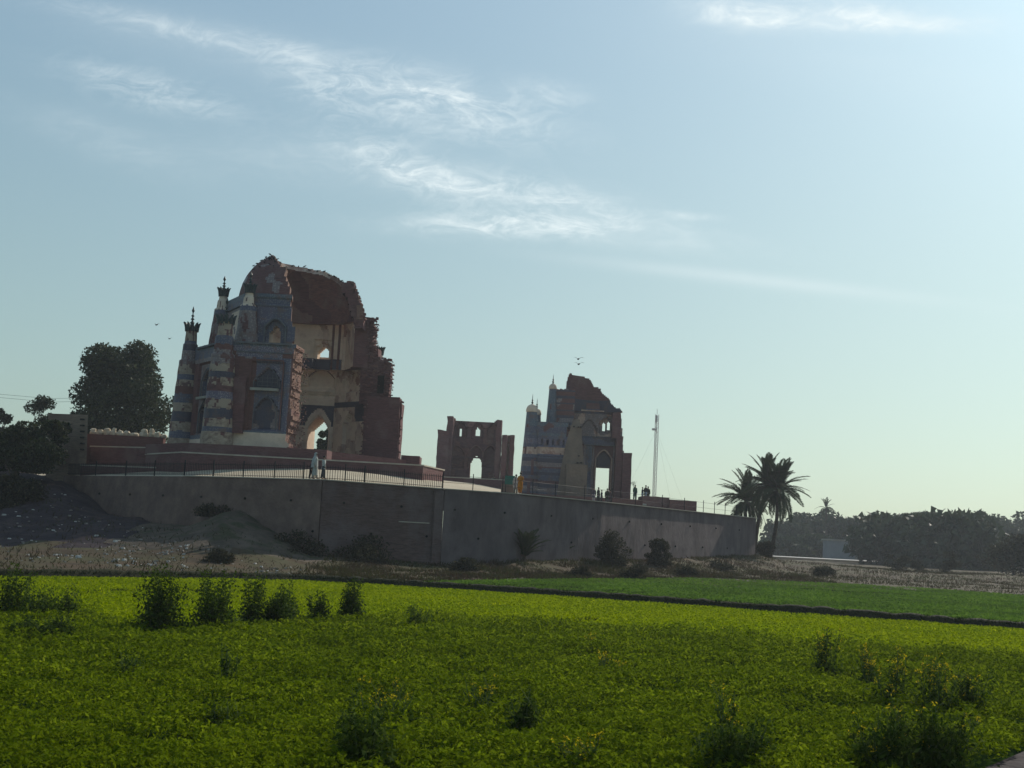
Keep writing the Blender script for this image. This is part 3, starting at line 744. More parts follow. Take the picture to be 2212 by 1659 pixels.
# brick core of the broken section, stepping up
def ragged(name, parent, x0, x1, y0, y1, z0, z1, mi_=BK, cell=.3, amp=.12, seed=0, taper=0):
    """rough masonry block with worn, uneven faces"""
    nx_, ny_, nz_ = max(2, int((x1-x0)/cell)), max(2, int((y1-y0)/cell)), max(2, int((z1-z0)/cell))
    V = []; idx = {}; Fc = []
    def g(i, j, k):
        if (i, j, k) not in idx:
            t = k/nz_; x = lerp(x0, x1, i/nx_); y = lerp(y0, y1, j/ny_); zz = lerp(z0, z1, t)
            sx = 1-taper*t; x = (x0+x1)/2+(x-(x0+x1)/2)*sx
            e = amp*(1.4 if k == nz_ else 1)
            V.append((x+e*nz(x+seed, y, zz, .9), y+e*nz(x, y+7, zz+seed, .9), zz+(e*nz(x+3, y, seed, .8) if k else 0))); idx[i, j, k] = len(V)-1
        return idx[i, j, k]
    for i in range(nx_):
        for k in range(nz_):
            Fc.append((g(i, 0, k), g(i+1, 0, k), g(i+1, 0, k+1), g(i, 0, k+1))); Fc.append((g(i+1, ny_, k), g(i, ny_, k), g(i, ny_, k+1), g(i+1, ny_, k+1)))
    for j in range(ny_):
        for k in range(nz_):
            Fc.append((g(0, j+1, k), g(0, j, k), g(0, j, k+1), g(0, j+1, k+1))); Fc.append((g(nx_, j, k), g(nx_, j+1, k), g(nx_, j+1, k+1), g(nx_, j, k+1)))
        for i in range(nx_): Fc.append((g(i, j, nz_), g(i+1, j, nz_), g(i+1, j+1, nz_), g(i, j+1, nz_)))
    return put(mk(name, V, Fc, MATS[mi_]), parent)
def X(px, py, Y): return at(px, py, Y).x
def Z(px, py, Y): return at(px, py, Y).z
ragged('broken_brick_core', T1, X(786, 900, 69), X(866, 900, 69), 69.0, 71.4, ZB-.1, Z(855, 871, 69), BK, .25, .08, 1)
ragged('broken_brick_core', T1, X(778, 820, 69.6), X(843, 820, 69.6), 69.4, 71.9, 13.0, Z(830, 783, 69.6), BK, .25, .10, 2)
ragged('broken_brick_core', T1, X(772, 760, 70), X(818, 760, 70), 69.8, 72.2, 16.6, Z(815, 752, 70), BK, .25, .12, 3)
ragged('broken_brick_core', T1, X(768, 720, 69.6), X(807, 720, 69.6), 69.3, 72.4, 18.0, Z(800, 699, 69.6), BK, .25, .12, 4)
# shade of a recess in the broken section, as a near-black block
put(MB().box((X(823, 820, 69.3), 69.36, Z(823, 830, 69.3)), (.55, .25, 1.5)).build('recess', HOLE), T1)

def crumble(name, parent, A, B, z0, z1, n, seed=0, mats=(PL, BK, B_), s=1., yj=.12):
    """loose broken brick ends standing proud of a torn masonry face"""
    r = random.Random(seed); mb = MB(); A = Vector((*A, 0)); B = Vector((*B, 0)); t = (B-A).normalized(); nn = Vector((t.y, -t.x, 0))
    for _ in range(n):
        q = A.lerp(B, r.random())+nn*r.uniform(-.06, yj); z = z0+(z1-z0)*r.random()
        mb.box((q.x, q.y, z), (r.uniform(.18, .5)*s, r.uniform(.14, .3)*s, r.uniform(.06, .2)*s), atan2(t.y, t.x)+r.uniform(-.25, .25), r.randrange(len(mats)), r.uniform(.7, 1))
    return tag(put(mb.build(name, [MATS[m] for m in mats]), parent), kind='stuff')
crumble('broken_brick_edge', T1, (ox+breakx-.12, FY+.05), (I1[0]-.1, I1[1]), ZB+.1, Z1-.1, 240, 3, s=.42, yj=-.01)
for (a_, b_, z_, w_, sd) in ((786, 866, 13.4, 69.0, 1), (778, 843, 17.0, 69.4, 2), (772, 806, 20.4, 69.3, 3)):
    crumble('broken_brick_face', T1, (X(a_, 900-30*sd, w_), w_-.02), (X(b_, 900-30*sd, w_)+.12, w_-.02), z_-3.2 if sd > 1 else ZB, z_+.1, 260, 20+sd, (BK, B_, BK), .8, .05)
    crumble('broken_brick_face', T1, (X(b_, 900-30*sd, w_), w_), (X(b_, 900-30*sd, w_)+.1, w_+2.2), z_-3.4 if sd > 1 else ZB, z_-.1, 50, 30+sd, (BK, B_, BK), .4, -.06)
    crumble('broken_brick_face', T1, (X(a_, 800, w_), w_+.5), (X(b_, 800, w_), w_+.5), z_-.15, z_+.05, 40, 40+sd, (BK, B_, BK), .6, .3)
# corner towers
bandsA = [(.075, BC), (.13, BL), (.21, BC), (.29, BD), (.36, BC), (.44, BL), (.50, RE), (.555, BC), (.60, BL), (.68, BC), (.80, GR), (.86, BD), (.885, BL), (1, BC)]
bandsB = [(.10, BC), (.14, BL), (.21, BC), (.285, BD), (.36, BC), (.42, PA), (.47, BK), (.53, BC), (.58, BD), (.64, BC), (.76, GR), (.80, RE), (.87, BL), (1, BC)]
tw = [None]*8
tower(T1, oc(R1+.15, 0), ZB, 9.9, 1.22, .64, bandsA, seed=1)
tower(T1, oc(R1+.15, 1), ZB, 9.7, 1.24, .76, bandsB, seed=5)
tower(T1, oc(R1+.1, 7), ZB, 9.0, 1.3, .6, bandsA, seed=8)
# rough red core beside the second tower
ragged('worn_pilaster', T1, oc(R1, 1)[0]+.9, oc(R1, 1)[0]+1.9, FY-.35, FY+.8, ZB+1.0, 13.6, BK, .25, .14, 9)

# ---- drum
DC = (-18.75, 66.6); R2, R2i = 7.1, 5.75
def od(R, k):
    x, y = _oc(R, k, DC)
    if k == 0: return (x+1.25, y+1.0)
    if k == 5: return (x+1.5, y)
    if k == 4: return (x-.25, y)
    if k == 7: return (x+.9, y+.3)
    return (x, y)
d0, d1 = od(R2, 1), od(R2, 2); dY = d0[1]
brk2 = at(628, 690, dY).x-d0[0]
wc = fr2 = None
def dr(px, py): p = at(px, py, dY); return p.x-d0[0], p.z
(wx0, wz1), (wx1, wz0) = dr(583, 703), dr(605, 735)
wx0 = min(wx0, wx1-.9); wC = (wx0+wx1)/2; wW = wx1-wx0
def drum_keep(u, z):
    if arch(u, z, wC, wW, 0, wz1-.6, wz1): return False
    return u < brk2+.3*nz(2, z, 0, .8)+(.25 if z < 18 else 0)
def drum_rec(u, z):
    if arch(u, z, wC, wW+.7, 0, wz1-.1, wz1+.5): return .25
    if z > Z2-.35: return -.12
    if abs(z-(Z2-.9)) < .08: return -.06
    return 0
def drum_m(u, z):
    n = nz(u, z, 3, .9)
    if z > Z2-.35: return TE
    if z > Z2-.95: return BL
    if abs(u-wC) < wW/2+.85: return BL if n < .3 else PA
    if z > Z2-1.7: return PA
    if u > wC: return PA if z > 18.8 else BL
    if u > wC-wW/2-1.5: return PA
    return GR if n < .15 else CR
panel('drum_wall', T1, d0, (d0[0]+brk2+.8, dY), od(R2i, 1), (X(648, 690, 61.5), 61.3), Z1-.3, Z2, .13, .02, keep=drum_keep, mo=drum_m, ms=lambda u, z: CR if abs(u-wC) < wW else near_side(u, z), rec_o=drum_rec)
def dside(u, z): return TE if z > Z2-.35 else (BL if z > Z2-1.0 else (CR if 17 < z < 19.3 and nz(u, z, 0, .6) < .2 else GR))
panel('drum_wall', T1, od(R2, 0), od(R2, 1), od(R2i, 0), od(R2i, 1), Z1-.3, Z2, .2, .02, mo=dside)
for k in (6, 7): panel('drum_wall', T1, od(R2, k), od(R2, (k+1) % 8), od(R2i, k), od(R2i, (k+1) % 8), Z1-.3, Z2, .4, .02, mo=dside)
DI = od(R2i, 5)[1]; l5 = (Vector(od(R2, 5))-Vector(od(R2, 6))).length; l5i = (Vector(od(R2i, 5))-Vector(od(R2i, 6))).length
def du5(x): return (od(R2i, 5)[0]-x)/l5i*l5
wx_, wz_ = at(698, 762, DI).x, at(698, 775, DI).z
wtop = at(698, 748, DI).z
def dk(u, z): return not arch(u, z, du5(wx_), 1.15, wz_, wtop-.5, wtop)
def din(u, z):
    x = od(R2i, 5)[0]-u*l5i/l5
    if z > Z2-.12: return RE
    if abs(x-at(720, 740, DI).x) < .12 or abs(x-at(733, 740, DI).x) < .1: return RE
    if z < 17.1: return BD
    return CR if nz(x, z, 2, .8) < .3 else CD
def drin(u, z):
    x = od(R2i, 5)[0]-u*l5i/l5
    if z > Z2-.3: return -.16
    if abs(u-du5(wx_)) < 1.0 and z < wtop+.55: return .16 if not arch(u, z, du5(wx_), 1.6, 0, wtop-.2, wtop+.3) else .34
    if z < wz_-.05: return -.25
    return 0
panel('far_drum_wall', T1, od(R2, 5), od(R2, 6), od(R2i, 5), od(R2i, 6), Z1-.2, Z2, .13, .02, keep=dk, mi_=din, ms=lambda u, z: CR, rec_i=drin)
panel('far_drum_wall', T1, od(R2, 4), od(R2, 5), od(R2i, 4), od(R2i, 5), Z1-.2, Z2, .2, .02, mi_=lambda u, z: CD if nz(u, z, 1, .8) > .1 else CR, rec_i=lambda u, z: .2 if abs(u-2.6) < 1.4 and z < 19.6 else (-.16 if z > Z2-.3 else 0), ms=lambda u, z: BK)
bT = [(.1, GR), (.3, BL), (.55, GR), (.8, BL), (1, CR)]
bU = [(.62, GR), (.70, BL), (1, CR)]
tower(T1, od(R2+.2, 0), Z1-.2, Z(482, 632, od(R2, 0)[1])-Z1+.2, .95, .50, bU, fin=1.35, seed=3, name='drum_turret')
tower(T1, (X(539, 640, od(R2+.2, 1)[1]), od(R2+.2, 1)[1]), Z1-.2, Z(537, 622, od(R2, 1)[1])-Z1+.1, .95, .50, bU, fin=1.35, seed=4, name='drum_turret')
tower(T1, (X(820, 770, 72), 72.6), Z1-1, Z(820, 757, 72)-Z1+1, .5, .36, bT, fin=0, seed=6, name='drum_turret')
# flat roof ring between the tiers
V = [(*oc(R1-.4, k), Z1-.06) for k in (7, 0, 1)]+[(O1[0]-.8, FY+.3, Z1-.06), (O1[0]-.8, FY+2.2, Z1-.06)]+[(*od(R2i+.4, k), Z1-.05) for k in (1, 0, 7)]
put(mk('roof_ledge', V, [(0, 1, 6, 7), (1, 2, 5, 6), (2, 3, 4, 5)], WHITE), T1)
# ---- dome
DY_ = 66.6; xl_, xr_ = X(517, 640, 66.6), X(786, 690, 67.5); DX, DR = (xl_+xr_)/2, (xr_-xl_)/2; DH, PW = Z(640, 546, 66.6)-Z2+.5, 2.3
print('DOME', DX, DR, DH, Z2)
def dome_pt(u, v, R, H):
    a = u*2*pi; e = v*.985; r = R*cos(e*pi/2); z = H*(max(0, 1-(r/R)**PW))**(1/PW); z = H*sin(e*pi/2)**.93
    r = R*(max(0, 1-(z/H)**PW))**(1/PW)
    k = 1+.006*nz(cos(a)*r, sin(a)*r, z, 2)
    return (DX+r*cos(a)*k, DY_+r*sin(a)*k, Z2-.5+z)
ztop = [(-26, 27), (X(603, 566, 68), Z(603, 566, 68)), (X(650, 572, 68.5), Z(650, 572, 68.5)), (X(700, 583, 69), Z(700, 583, 69)), (X(728, 596, 68.8), Z(728, 596, 68.8)), (X(750, 612, 68.3), Z(750, 612, 68.3)), (X(768, 640, 68), Z(768, 640, 68)), (-12, 20)]
crest = [(X(a_, b_, 66.6), Z(a_, b_, 66.6)) for a_, b_ in ((512, 560), (523, 600), (532, 582), (545, 563), (560, 551), (576, 546), (590, 553), (602, 566), (625, 600))]
crest[0] = (crest[0][0], crest[1][1])
def dome_keep(u, v):
    x, y, z = dome_pt(u, v, DR, DH); n = .35*nz(x, y, z, .9)+.12*nz(x, y, z, 3)
    yy = y-DY_
    xc = poly(z, [(20, X(626, 640, 61.5)), (22.5, X(619, 610, 62.5)), (25, X(607, 585, 64.5)), (26.3, X(600, 566, 66))])
    if yy < .9: return x < xc+n and z < poly(x, crest)+.4*n
    return z < poly(x, ztop)+.05*n
def dome_m(u, v):
    x, y, z = dome_pt(u, v, DR, DH); return BK if nz(x, y, z, .8) > -.25 or z > 23.5 else GR
def dome_in(u, v):
    x, y, z = dome_pt(u, v, DR, DH); return B_ if nz(x, y, z, .45) > -.15 else BK
dm = shell('dome', 150, 56, lambda u, v: dome_pt(u, v, DR, DH), lambda u, v: dome_pt(u, v, DR-.55, DH-.5), dome_keep, dome_m, dome_in,
      lambda u, v: CD if v > .55 else PL, MATS, T1)
crumble('broken_dome_edge', T1, (X(626, 640, 62), 62.2), (X(603, 570, 65.8), 65.8), Z2-.3, Z2+.2, 20, 51, (PL, BK, B_), .9)
# brick teeth at the broken right hand rim of the dome
for k, (px, py) in enumerate([(762, 625), (768, 640), (772, 655), (776, 668), (780, 682), (783, 692), (756, 617)]):
    p = at(px, py, 68.2); ragged('rim_masonry', T1, p.x-.55, p.x+.18, 67.5, 69.2, p.z-.8, p.z+.1, BK, .25, .1, k)
tm = MB(); r = random.Random(5)
for k in range(110):
    t = r.random(); px = 626-26*t**.8+r.uniform(-2, 2); py = 642-76*t; p = at(px, py, 61.4+4.4*t)
    tm.box(tuple(p), (r.uniform(.2, .5), r.uniform(.2, .4), r.uniform(.08, .22)), r.uniform(0, 3), r.randrange(2), .85)
tag(put(tm.build('broken_dome_edge', [PALEB, BRICKD]), T1), kind='stuff')
tm = MB()
for k in range(130):
    t = r.random(); py = 610+82*t; px = 756+29*t**.75+r.uniform(-2, 3); p = at(px, py, 68.0+r.uniform(-.4, .8))
    tm.box(tuple(p), (r.uniform(.2, .5), r.uniform(.2, .5), r.uniform(.08, .22)), r.uniform(0, 3), r.randrange(2), .85)
tag(put(tm.build('broken_dome_edge', [BRICK, BRICKD]), T1), kind='stuff')
# arch mouldings, sills
ex, en = Vector((1, 0, 0)), Vector((0, -1, 0)); PF = Vector((ox, FY, 0))
TRIM = mat('pale_glazed_moulding', (.15, .155, .165), (.10, .105, .12), 3, bump=0)
tr_m = [TRIM, BRICK]
def fp(u): return PF+ex*u+Vector((0, .12, 0))
arch_frame('arch_moulding', T1, fp(ucU), ex, None, en, wU*.98, nicheU[1], nicheU[3]-1.05, nicheU[3]+.08, .032, TRIM)
arch_frame('arch_moulding', T1, fp(ucL), ex, None, en, wL*1.2, nicheL[1], nicheL[3]-.95, nicheL[3]+.08, .032, TRIM)
plate('sill', T1, fp(0), ex, en, frameU[0]+.1, frameU[2]-.25, nicheU[1]-.2, nicheU[1], .35, WHITE)
for uu in (frameU[0], frameU[2]): plate('frame_strip', T1, PF+Vector((0, .0, 0)), ex, en, uu-.05, uu+.05, nicheL[1], frameU[3]+.3, .05, REDB)
plate('frame_strip', T1, PF+Vector((0, .05, 0)), ex, en, frameU[0], frameU[2], frameU[3]+.3, frameU[3]+.4, .08, REDB)
plate('cornice_strip', T1, PF+Vector((0, .1, 0)), ex, en, .9, breakx-.3, Z1-.12, Z1+.02, .16, TRIM)
plate('cornice_strip', T1, PF+Vector((0, .1, 0)), ex, en, .9, breakx-.3, band1[1]-.05, band1[1]+.03, .08, TRIM)
# lattice remains in the upper niche
lm = MB()
for k in range(5):
    u = ucU-wU*.38+wU*.19*k; h = .9+.5*random.random(); lm.box((PF.x+u, FY+.42, nicheU[3]-.5-h/2), (.035, .04, h))
for k in range(3): lm.box((PF.x+ucU, FY+.40, nicheU[3]-.75-.3*k), (wU*.75, .04, .035))
put(lm.build('lattice', TRIM), T1)
# same on the left front face
ea = (Vector((*A1, 0))-Vector((*A0, 0))).normalized(); na = Vector((ea.y, -ea.x, 0))
PA_ = Vector((*A0, 0))
arch_frame('arch_moulding', T1, PA_+ea*(Lf/2)-na*.15, ea, None, na, 2.6, 12.2, 13.4, 14.45, .06, TRIM)
arch_frame('arch_moulding', T1, PA_+ea*(Lf/2)-na*.12, ea, None, na, 2.6, 9.3, 10.9, 11.95, .06, TRIM)
plate('sill', T1, PA_-na*.1, ea, na, Lf/2-1.4, Lf/2+1.4, 12.0, 12.2, .3, WHITE)
plate('cornice_strip', T1, PA_-na*.1, ea, na, 1.2, Lf-1.2, Z1-.14, Z1+.02, .2, TRIM)
# drum window moulding
PD = Vector((d0[0], dY, 0))
arch_frame('window_moulding', T1, PD+ex*wC, ex, None, en, wW+.75, Z1, wz1-.1, wz1+.55, .09, TRIM)
plate('cornice_strip', T1, PD+Vector((0, .12, 0)), ex, en, .4, brk2-.2, Z2-.98, Z2-.9, .12, TRIM)
eb = (Vector((*od(R2, 1), 0))-Vector((*od(R2, 0), 0))).normalized(); nb_ = Vector((eb.y, -eb.x, 0))
plate('cornice_strip', T1, Vector((*od(R2, 0), 0))-nb_*.06, eb, nb_, .8, 4.6, Z2-.98, Z2-.9, .12, TRIM)
# inner mouldings around the far door
ei = Vector((0, -1, 0)); PI_ = Vector((dcx, FI-.02, 0))
arch_frame('door_moulding', T1, PI_, ex, None, ei, dw+.25, 8.2, 10.9, 12.2, .10, CREAM)
arch_frame('blind_arch_moulding', T1, PI_+Vector((0, .1, 0)), ex, None, ei, 2.7, 14.7, 15.3, 16.3, .06, BRICK)
plate('band_moulding', T1, Vector((0, FI, 0)), ex, ei, oc(RI, 6)[0], oc(RI, 5)[0]-.3, 17.08, 17.3, .25, CREAM)
plate('band_moulding', T1, Vector((0, FI, 0)), ex, ei, oc(RI, 6)[0], oc(RI, 5)[0]-.3, 14.2, 14.3, .15, CREAM)

# ---- plinths of the big tomb
def plinth(name, label, P, z0, z1, m, cap=True, capm=CAPM, capw=.05):
    n = len(P); o = empty(name, label, 'plinth', (P[0][0], P[0][1], z0))
    V = [(x, y, z0) for x, y in P]+[(x, y, z1) for x, y in P]
    Fc = [(i, (i+1) % n, n+(i+1) % n, n+i) for i in range(n)]
    put(mk('body', V, Fc+[tuple(range(n, 2*n))], m), o)
    if cap:
        c = Vector((sum(p[0] for p in P)/n, sum(p[1] for p in P)/n, 0)); Q = []
        for x, y in P: d = (Vector((x, y, 0))-c).normalized(); Q.append((x+d.x*capw*1.5, y+d.y*capw*1.5))
        V = [(x, y, z1-.04) for x, y in Q]+[(x, y, z1+.06) for x, y in Q]
        put(mk('capping', V, Fc+[tuple(range(n, 2*n))], capm), o)
    return o
pb = [at(392, 990, 55.5), at(914, 1010, 57.0), at(950, 1012, 62.5)]
plinth('brick_platform', 'low brown brick platform with pale capping under the big domed tomb', [(pb[0].x, 55.5), (pb[1].x, 57.0), (pb[2].x+.3, 63.5), (pb[2].x-1, 80), (-30, 80), (pb[0].x-4.5, 62)], 5.2, 7.42, BRICKD)
plinth('tomb_base_step', 'upper brown masonry step directly beneath the big domed tomb', [(-28.8, 61.8), (-24.0, 56.6), (X(705, 970, 56.4), 56.4+0.35), (X(705, 970, 56.4)+.1, 59), (X(878, 990, 66), 66), (-9.0, 72.5), (-13, 78), (-24, 78), (-29.5, 70)], 7.42, ZB+.02, BRICKD, False)
ragged('x', T1, X(868, 985, 67.5), X(908, 985, 67.5), 67, 69.5, 7.4, Z(890, 986, 67.5), BK, .3, .06, 12).name = 'fallen_masonry'

end()
# ------------------------------------------------------------------ the middle tomb (small, arcaded)
begin(71)
T2 = empty('small_arched_tomb', 'small plain brown tomb with pointed doorway and two windows, between the other two', 'tomb', (-4.2, 105, 9.5))
YB, YF = 108.5, 104.5
zb2 = 8.6
xl, xr = X(966, 960, YB), X(1083, 960, YB)
zt2 = Z(1030, 910, YB)
W2 = xr-xl
def b2u(px, py): p = at(px, py, YB); return p.x-xl, p.z
dU2, _ = b2u(1029, 1000); dz2 = Z(1029, 984, YB)
w1u, w1z = b2u(995, 933); w2u, w2z = b2u(1032, 932)
def k2(u, z):
    if arch(u, z, dU2, 1.5, 0, dz2-.9, dz2): return False
    if arch(u, z, w1u, .45, w1z-.55, w1z+.2, w1z+.6) or arch(u, z, w2u, .7, w2z-.6, w2z+.1, w2z+.65): return False
    return z < zt2+.08*nz(u, 0, 3, .8)+ (.25 if u < 1 or u > W2-1 else -.05)
blind = [b2u(px, py) for px, py in ((988, 975), (1028, 975), (1060, 975))]
def r2(u, z):
    for (bu, bz) in blind:
        if arch(u, z, bu, 2.0, bz-2.3, bz-.3, bz+.7): return .35
    for bu in (w1u, w2u, w2u+2.2):
        if arch(u, z, bu, 1.6, w1z-.9, w1z+.5, w1z+1.4): return .25
    if z > zt2-1.0: return -.35
    return 0
panel('back_wall', T2, (xl, YB), (xr, YB), (xl, YB+1.6), (xr, YB+1.6), zb2, zt2+.4, .16, 0, keep=k2, mo=lambda u, z: BK if nz(u, z, 8, .7) > -.1 else B_, rec_o=r2, ms=lambda u, z: B_, mi_=lambda u, z: B_, rough=.08)
ztl = Z(950, 930, YF)
ragged('side_wall', T2, X(943, 980, YF), X(968, 980, YF), YF, YB+2, zb2, Z(955, 930, YF), BK, .35, .16, 3)
ragged('side_wall', T2, X(966, 930, YF)-.1, X(978, 930, YF), YF+.3, YB+1, zb2, Z(970, 898, YF), BK, .3, .12, 4)
ragged('side_wall', T2, X(1072, 930, YF), X(1083, 930, YF), YF+.3, YB+1, zb2, Z(1078, 906, YF), BK, .3, .12, 5)
ragged('side_wall', T2, X(1083, 980, YF), X(1094, 980, YF), YF-.2, YB+1, zb2, Z(1090, 940, YF), BK, .3, .12, 6)
ragged('side_wall', T2, X(1100, 980, YF), X(1110, 980, YF), YF+1, YB-1.5, zb2, Z(1105, 939, YF), BK, .3, .08, 7)
ragged('side_wall', T2, X(1092, 980, YB), X(1103, 980, YB), YB-1.8, YB+1, zb2, Z(1098, 943, YB), CD, .3, .08, 8)  # sunlit strip beside the pier: its light is put into the paler plaster
# squinch arches in the interior corners
arch_frame('arch_rib', T2, Vector((xl+blind[0][0], YB, 0)), ex, None, en, 2.2, blind[0][1]-2.3, blind[0][1]-.3, blind[0][1]+.8, .09, BRICK)
arch_frame('arch_rib', T2, Vector((xl+blind[1][0], YB, 0)), ex, None, en, 2.2, blind[1][1]-1.3, blind[1][1]-.3, blind[1][1]+.8, .09, BRICK)
arch_frame('arch_rib', T2, Vector((xl+blind[2][0], YB, 0)), ex, None, en, 2.2, blind[2][1]-2.3, blind[2][1]-.3, blind[2][1]+.8, .09, BRICK)
put(MB().box((X(1025, 968, YB), YB-.1, Z(1025, 970, YB)-1.2), (5.8, .25, .18)).build('ledge', BRICKD), T2)
end(); begin(59.5)
plinth('dark_platform', 'low dark brick platform in front of the small middle tomb', [(X(952, 1040, 88), 88), (X(1092, 1040, 88), 88), (X(1112, 1040, 100), 112), (X(940, 1040, 100), 112)], 5.0, Z(1030, 1034, 88), BRICKD)

# ------------------------------------------------------------------ the right hand tomb (blue banded)
T3 = empty('blue_banded_tomb', 'right hand ruined tomb with blue bands, small domed turrets and tall open doorway', 'tomb', (7, 90, 6.9))
Y3 = 87.5; zb3 = 6.6
x0 = X(1140, 1060, Y3); x1 = X(1228, 1000, Y3)
z13 = Z(1195, 912, Y3)
def b3(u, z):
    t = (z13-z)/(z13-zb3); n = nz(u, z, 3, .9)
    for lim, m in ((.06, TE), (.10, BL), (.15, BL), (.19, TE), (.22, BL), (.30, PA), (.33, BL), (.345, CD), (.42, CD if n < .2 else RE), (.47, BL), (.52, BD), (.58, GR), (.60, RE), (.66, BL), (.70, BD), (.76, BL), (.80, BK), (.85, BD), (.90, GR), (.94, BL), (1.1, BK)):
        if t < lim: return m if n < .42 else BK
    return BK
nich = [x0+.0 for _ in range(1)]
def r3(u, z):
    t = (z13-z)/(z13-zb3)
    if .235 < t < .30 and (u % .62) < .2: return .25
    if abs(t-.325) < .01 or abs(t-.44) < .01: return -.08
    return 0
def m3(u, z):
    t = (z13-z)/(z13-zb3)
    if .235 < t < .30 and (u % .62) < .2: return BD
    return b3(u, z)
panel('banded_wall', T3, (x0, Y3), (x1+.6, Y3), (x0+1, Y3+2), (x1+.6, Y3+2), zb3, z13, .16, 0, mo=m3, rec_o=r3, keep=lambda u, z: u < (x1-x0)+.4*nz(0, z, 0, .6)-.06*(z-10))
panel('banded_wall', T3, (x0+.3, Y3+5.5), (x0, Y3), (x0+1.6, Y3+5.5), (x0+1, Y3+2), zb3, z13, .3, 0, mo=b3)
def btower(parent, c, zb, zt, r0, r1, dome=True, finh=1.0, name='domed_turret', band=True):
    n = int((zt-zb)/.2); mb = MB(); mb.lathe(c, [(lerp(r0, r1, k/n), lerp(zb, zt, k/n)) for k in range(n+1)], 18, (lambda a, z: b3(a*2, z)) if band else None, BK)
    put(mb.build('corner_tower', MATS), parent)
    if dome:
        R = r1*1.12; d = [(r1, zt), (R, zt+.05)]+[(R*cos(a)**.8 if a < pi/2 else .02, zt+.1+R*1.15*sin(a)) for a in [k*pi/2/7 for k in range(7)]]+[(.05, zt+.1+R*1.25)]
        t = put(MB().lathe(c, d, 16).build('turret_dome', CREAM, smooth=False), parent)
        zz = zt+R*1.2; put(MB().lathe(c, [(.10, zz), (.08, zz+.2), (.15, zz+.3), (.05, zz+.42), (.11, zz+.55), (.04, zz+.65), (.03, zz+finh), (.005, zz+finh+.3)], 8).build('finial', DARKM), parent)
tp = at(1146, 893, Y3-.3); tb = at(1140, 1062, Y3)
btower(T3, (x0+.05, Y3+.2), zb3, Z(1147, 890, Y3), 1.15, .62)
# lean the tower top: second turret just behind
btower(T3, (X(1159, 900, Y3+3), Y3+3.2), zb3+6, Z(1159, 896, Y3+3), .7, .5)
# drum, left part
zd3 = Z(1210, 838, 89.5)
xa, xb = X(1187, 900, 89.5), X(1240, 880, 89.5)
panel('drum_wall', T3, (xa, 89.5), (xb, 89.2), (xa+1, 91), (xb, 91), z13-.6, zd3+.1, .16, .05, mo=lambda u, z: (BD if (z*1.3) % 1 < .3 else (RE if nz(u, z, 0, .8) > -.1 else GR)), keep=lambda u, z: z < zd3-.15+.2*nz(u, 0, 0, 2))
panel('drum_wall', T3, (xa+.6, 93), (xa, 89.5), (xa+1.6, 93), (xa+1, 91), z13-.6, zd3, .3, .05, mo=lambda u, z: GR)
btower(T3, (X(1194, 850, 89.2), 89.6), z13, Z(1197, 840, 89.2), .62, .42, finh=.9)
ur = at(1197, 832, 89.3)
# inner far wall: from the buttress to the right end
Yi = 93.0; xi0, xi1 = X(1226, 950, Yi), X(1347, 1000, Yi)
def i3(px, py): p = at(px, py, Yi); return p.x-xi0, p.z
dL, _ = i3(1287, 1040); dR, _ = i3(1317, 1040); dC3 = (dL+dR)/2; dW3 = dR-dL; dTop = i3(1300, 975)[1]; dSpr = i3(1300, 990)[1]; dLin = i3(1300, 1011)[1]
w3 = [i3(1306, 920), i3(1316, 918)]; zmid = i3(1300, 942)[1]; zmid2 = i3(1300, 962)[1]
prof3 = [i3(px, py) for px, py in ((1226, 838), (1240, 870), (1290, 872), (1318, 880), (1330, 900), (1342, 905), (1344, 941))]
ztf = i3(1300, 872)[1]
SIL3 = [(1180, 842), (1219, 838), (1222, 830), (1229, 811), (1240, 814), (1258, 815), (1272, 819), (1277, 826), (1283, 835), (1297, 841), (1299, 850), (1308, 857), (1317, 864), (1319, 874), (1325, 882), (1334, 885), (1341, 894), (1344, 931), (1345, 972), (1352, 974)]
sil3w = [(X(a, b, 93), Z(a, b, 93)) for a, b in SIL3]
def kin3(u, z):
    if z > poly(xi0+u, sil3w)+.12*nz(u, z, 0, 1.5): return False
    if abs(u-dC3) < dW3/2 and z < dLin: return False
    for (a, b) in w3:
        if arch(u, z, a, .42, b-.55, b+.25, b+.55): return False
    return True
def rin3(u, z):
    if arch(u, z, dC3, dW3*1.02, 0, dSpr, dTop): return .6
    if abs(u-dC3) < dW3/2+.55 and z < dTop+.7: return .18
    for (a, b) in w3[:1]:
        if arch(u, z, a+.25, 1.7, b-.8, b+.3, b+1.0): return .35
    for px in (1240, 1272):
        a, b = i3(px, 925)
        if arch(u, z, a, 1.9, b-1.2, b-.1, b+1.0): return .4
    if z > zmid2 and z < zmid: return -.15
    return 0
def min3(u, z):
    n = nz(u, z, 6, .8)
    if arch(u, z, dC3, dW3*1.02, 0, dSpr, dTop): return BD
    if z < zmid2 and abs(abs(u-dC3)-(dW3/2+.95)) < .35 and z > zb3+1.5: return TE if n < .2 else BL
    if z < zmid2 and abs(abs(u-dC3)-(dW3/2+.95)) < .6: return GR
    if zmid2 < z < zmid: return BL if n < .2 else BD
    if z > i3(1300, 895)[1]: return BL if z < i3(1300, 885)[1] else BK
    if z > zmid: return GR if n < .2 else CD
    return BK if n > -.2 else RE
panel('far_wall', T3, (xi0, Yi), (xi1, Yi), (xi0, Yi+1.6), (xi1, Yi+1.6), zb3, ztf, .14, 0, keep=kin3, mo=min3, rec_o=rin3, ms=lambda u, z: BK, mi_=lambda u, z: B_, rough=.06)
plate('cornice_strip', T3, Vector((xi0, Yi, 0)), ex, en, 0, xi1-xi0-.4, i3(1300, 890)[1], i3(1300, 890)[1]+.14, .3, CREAMD)
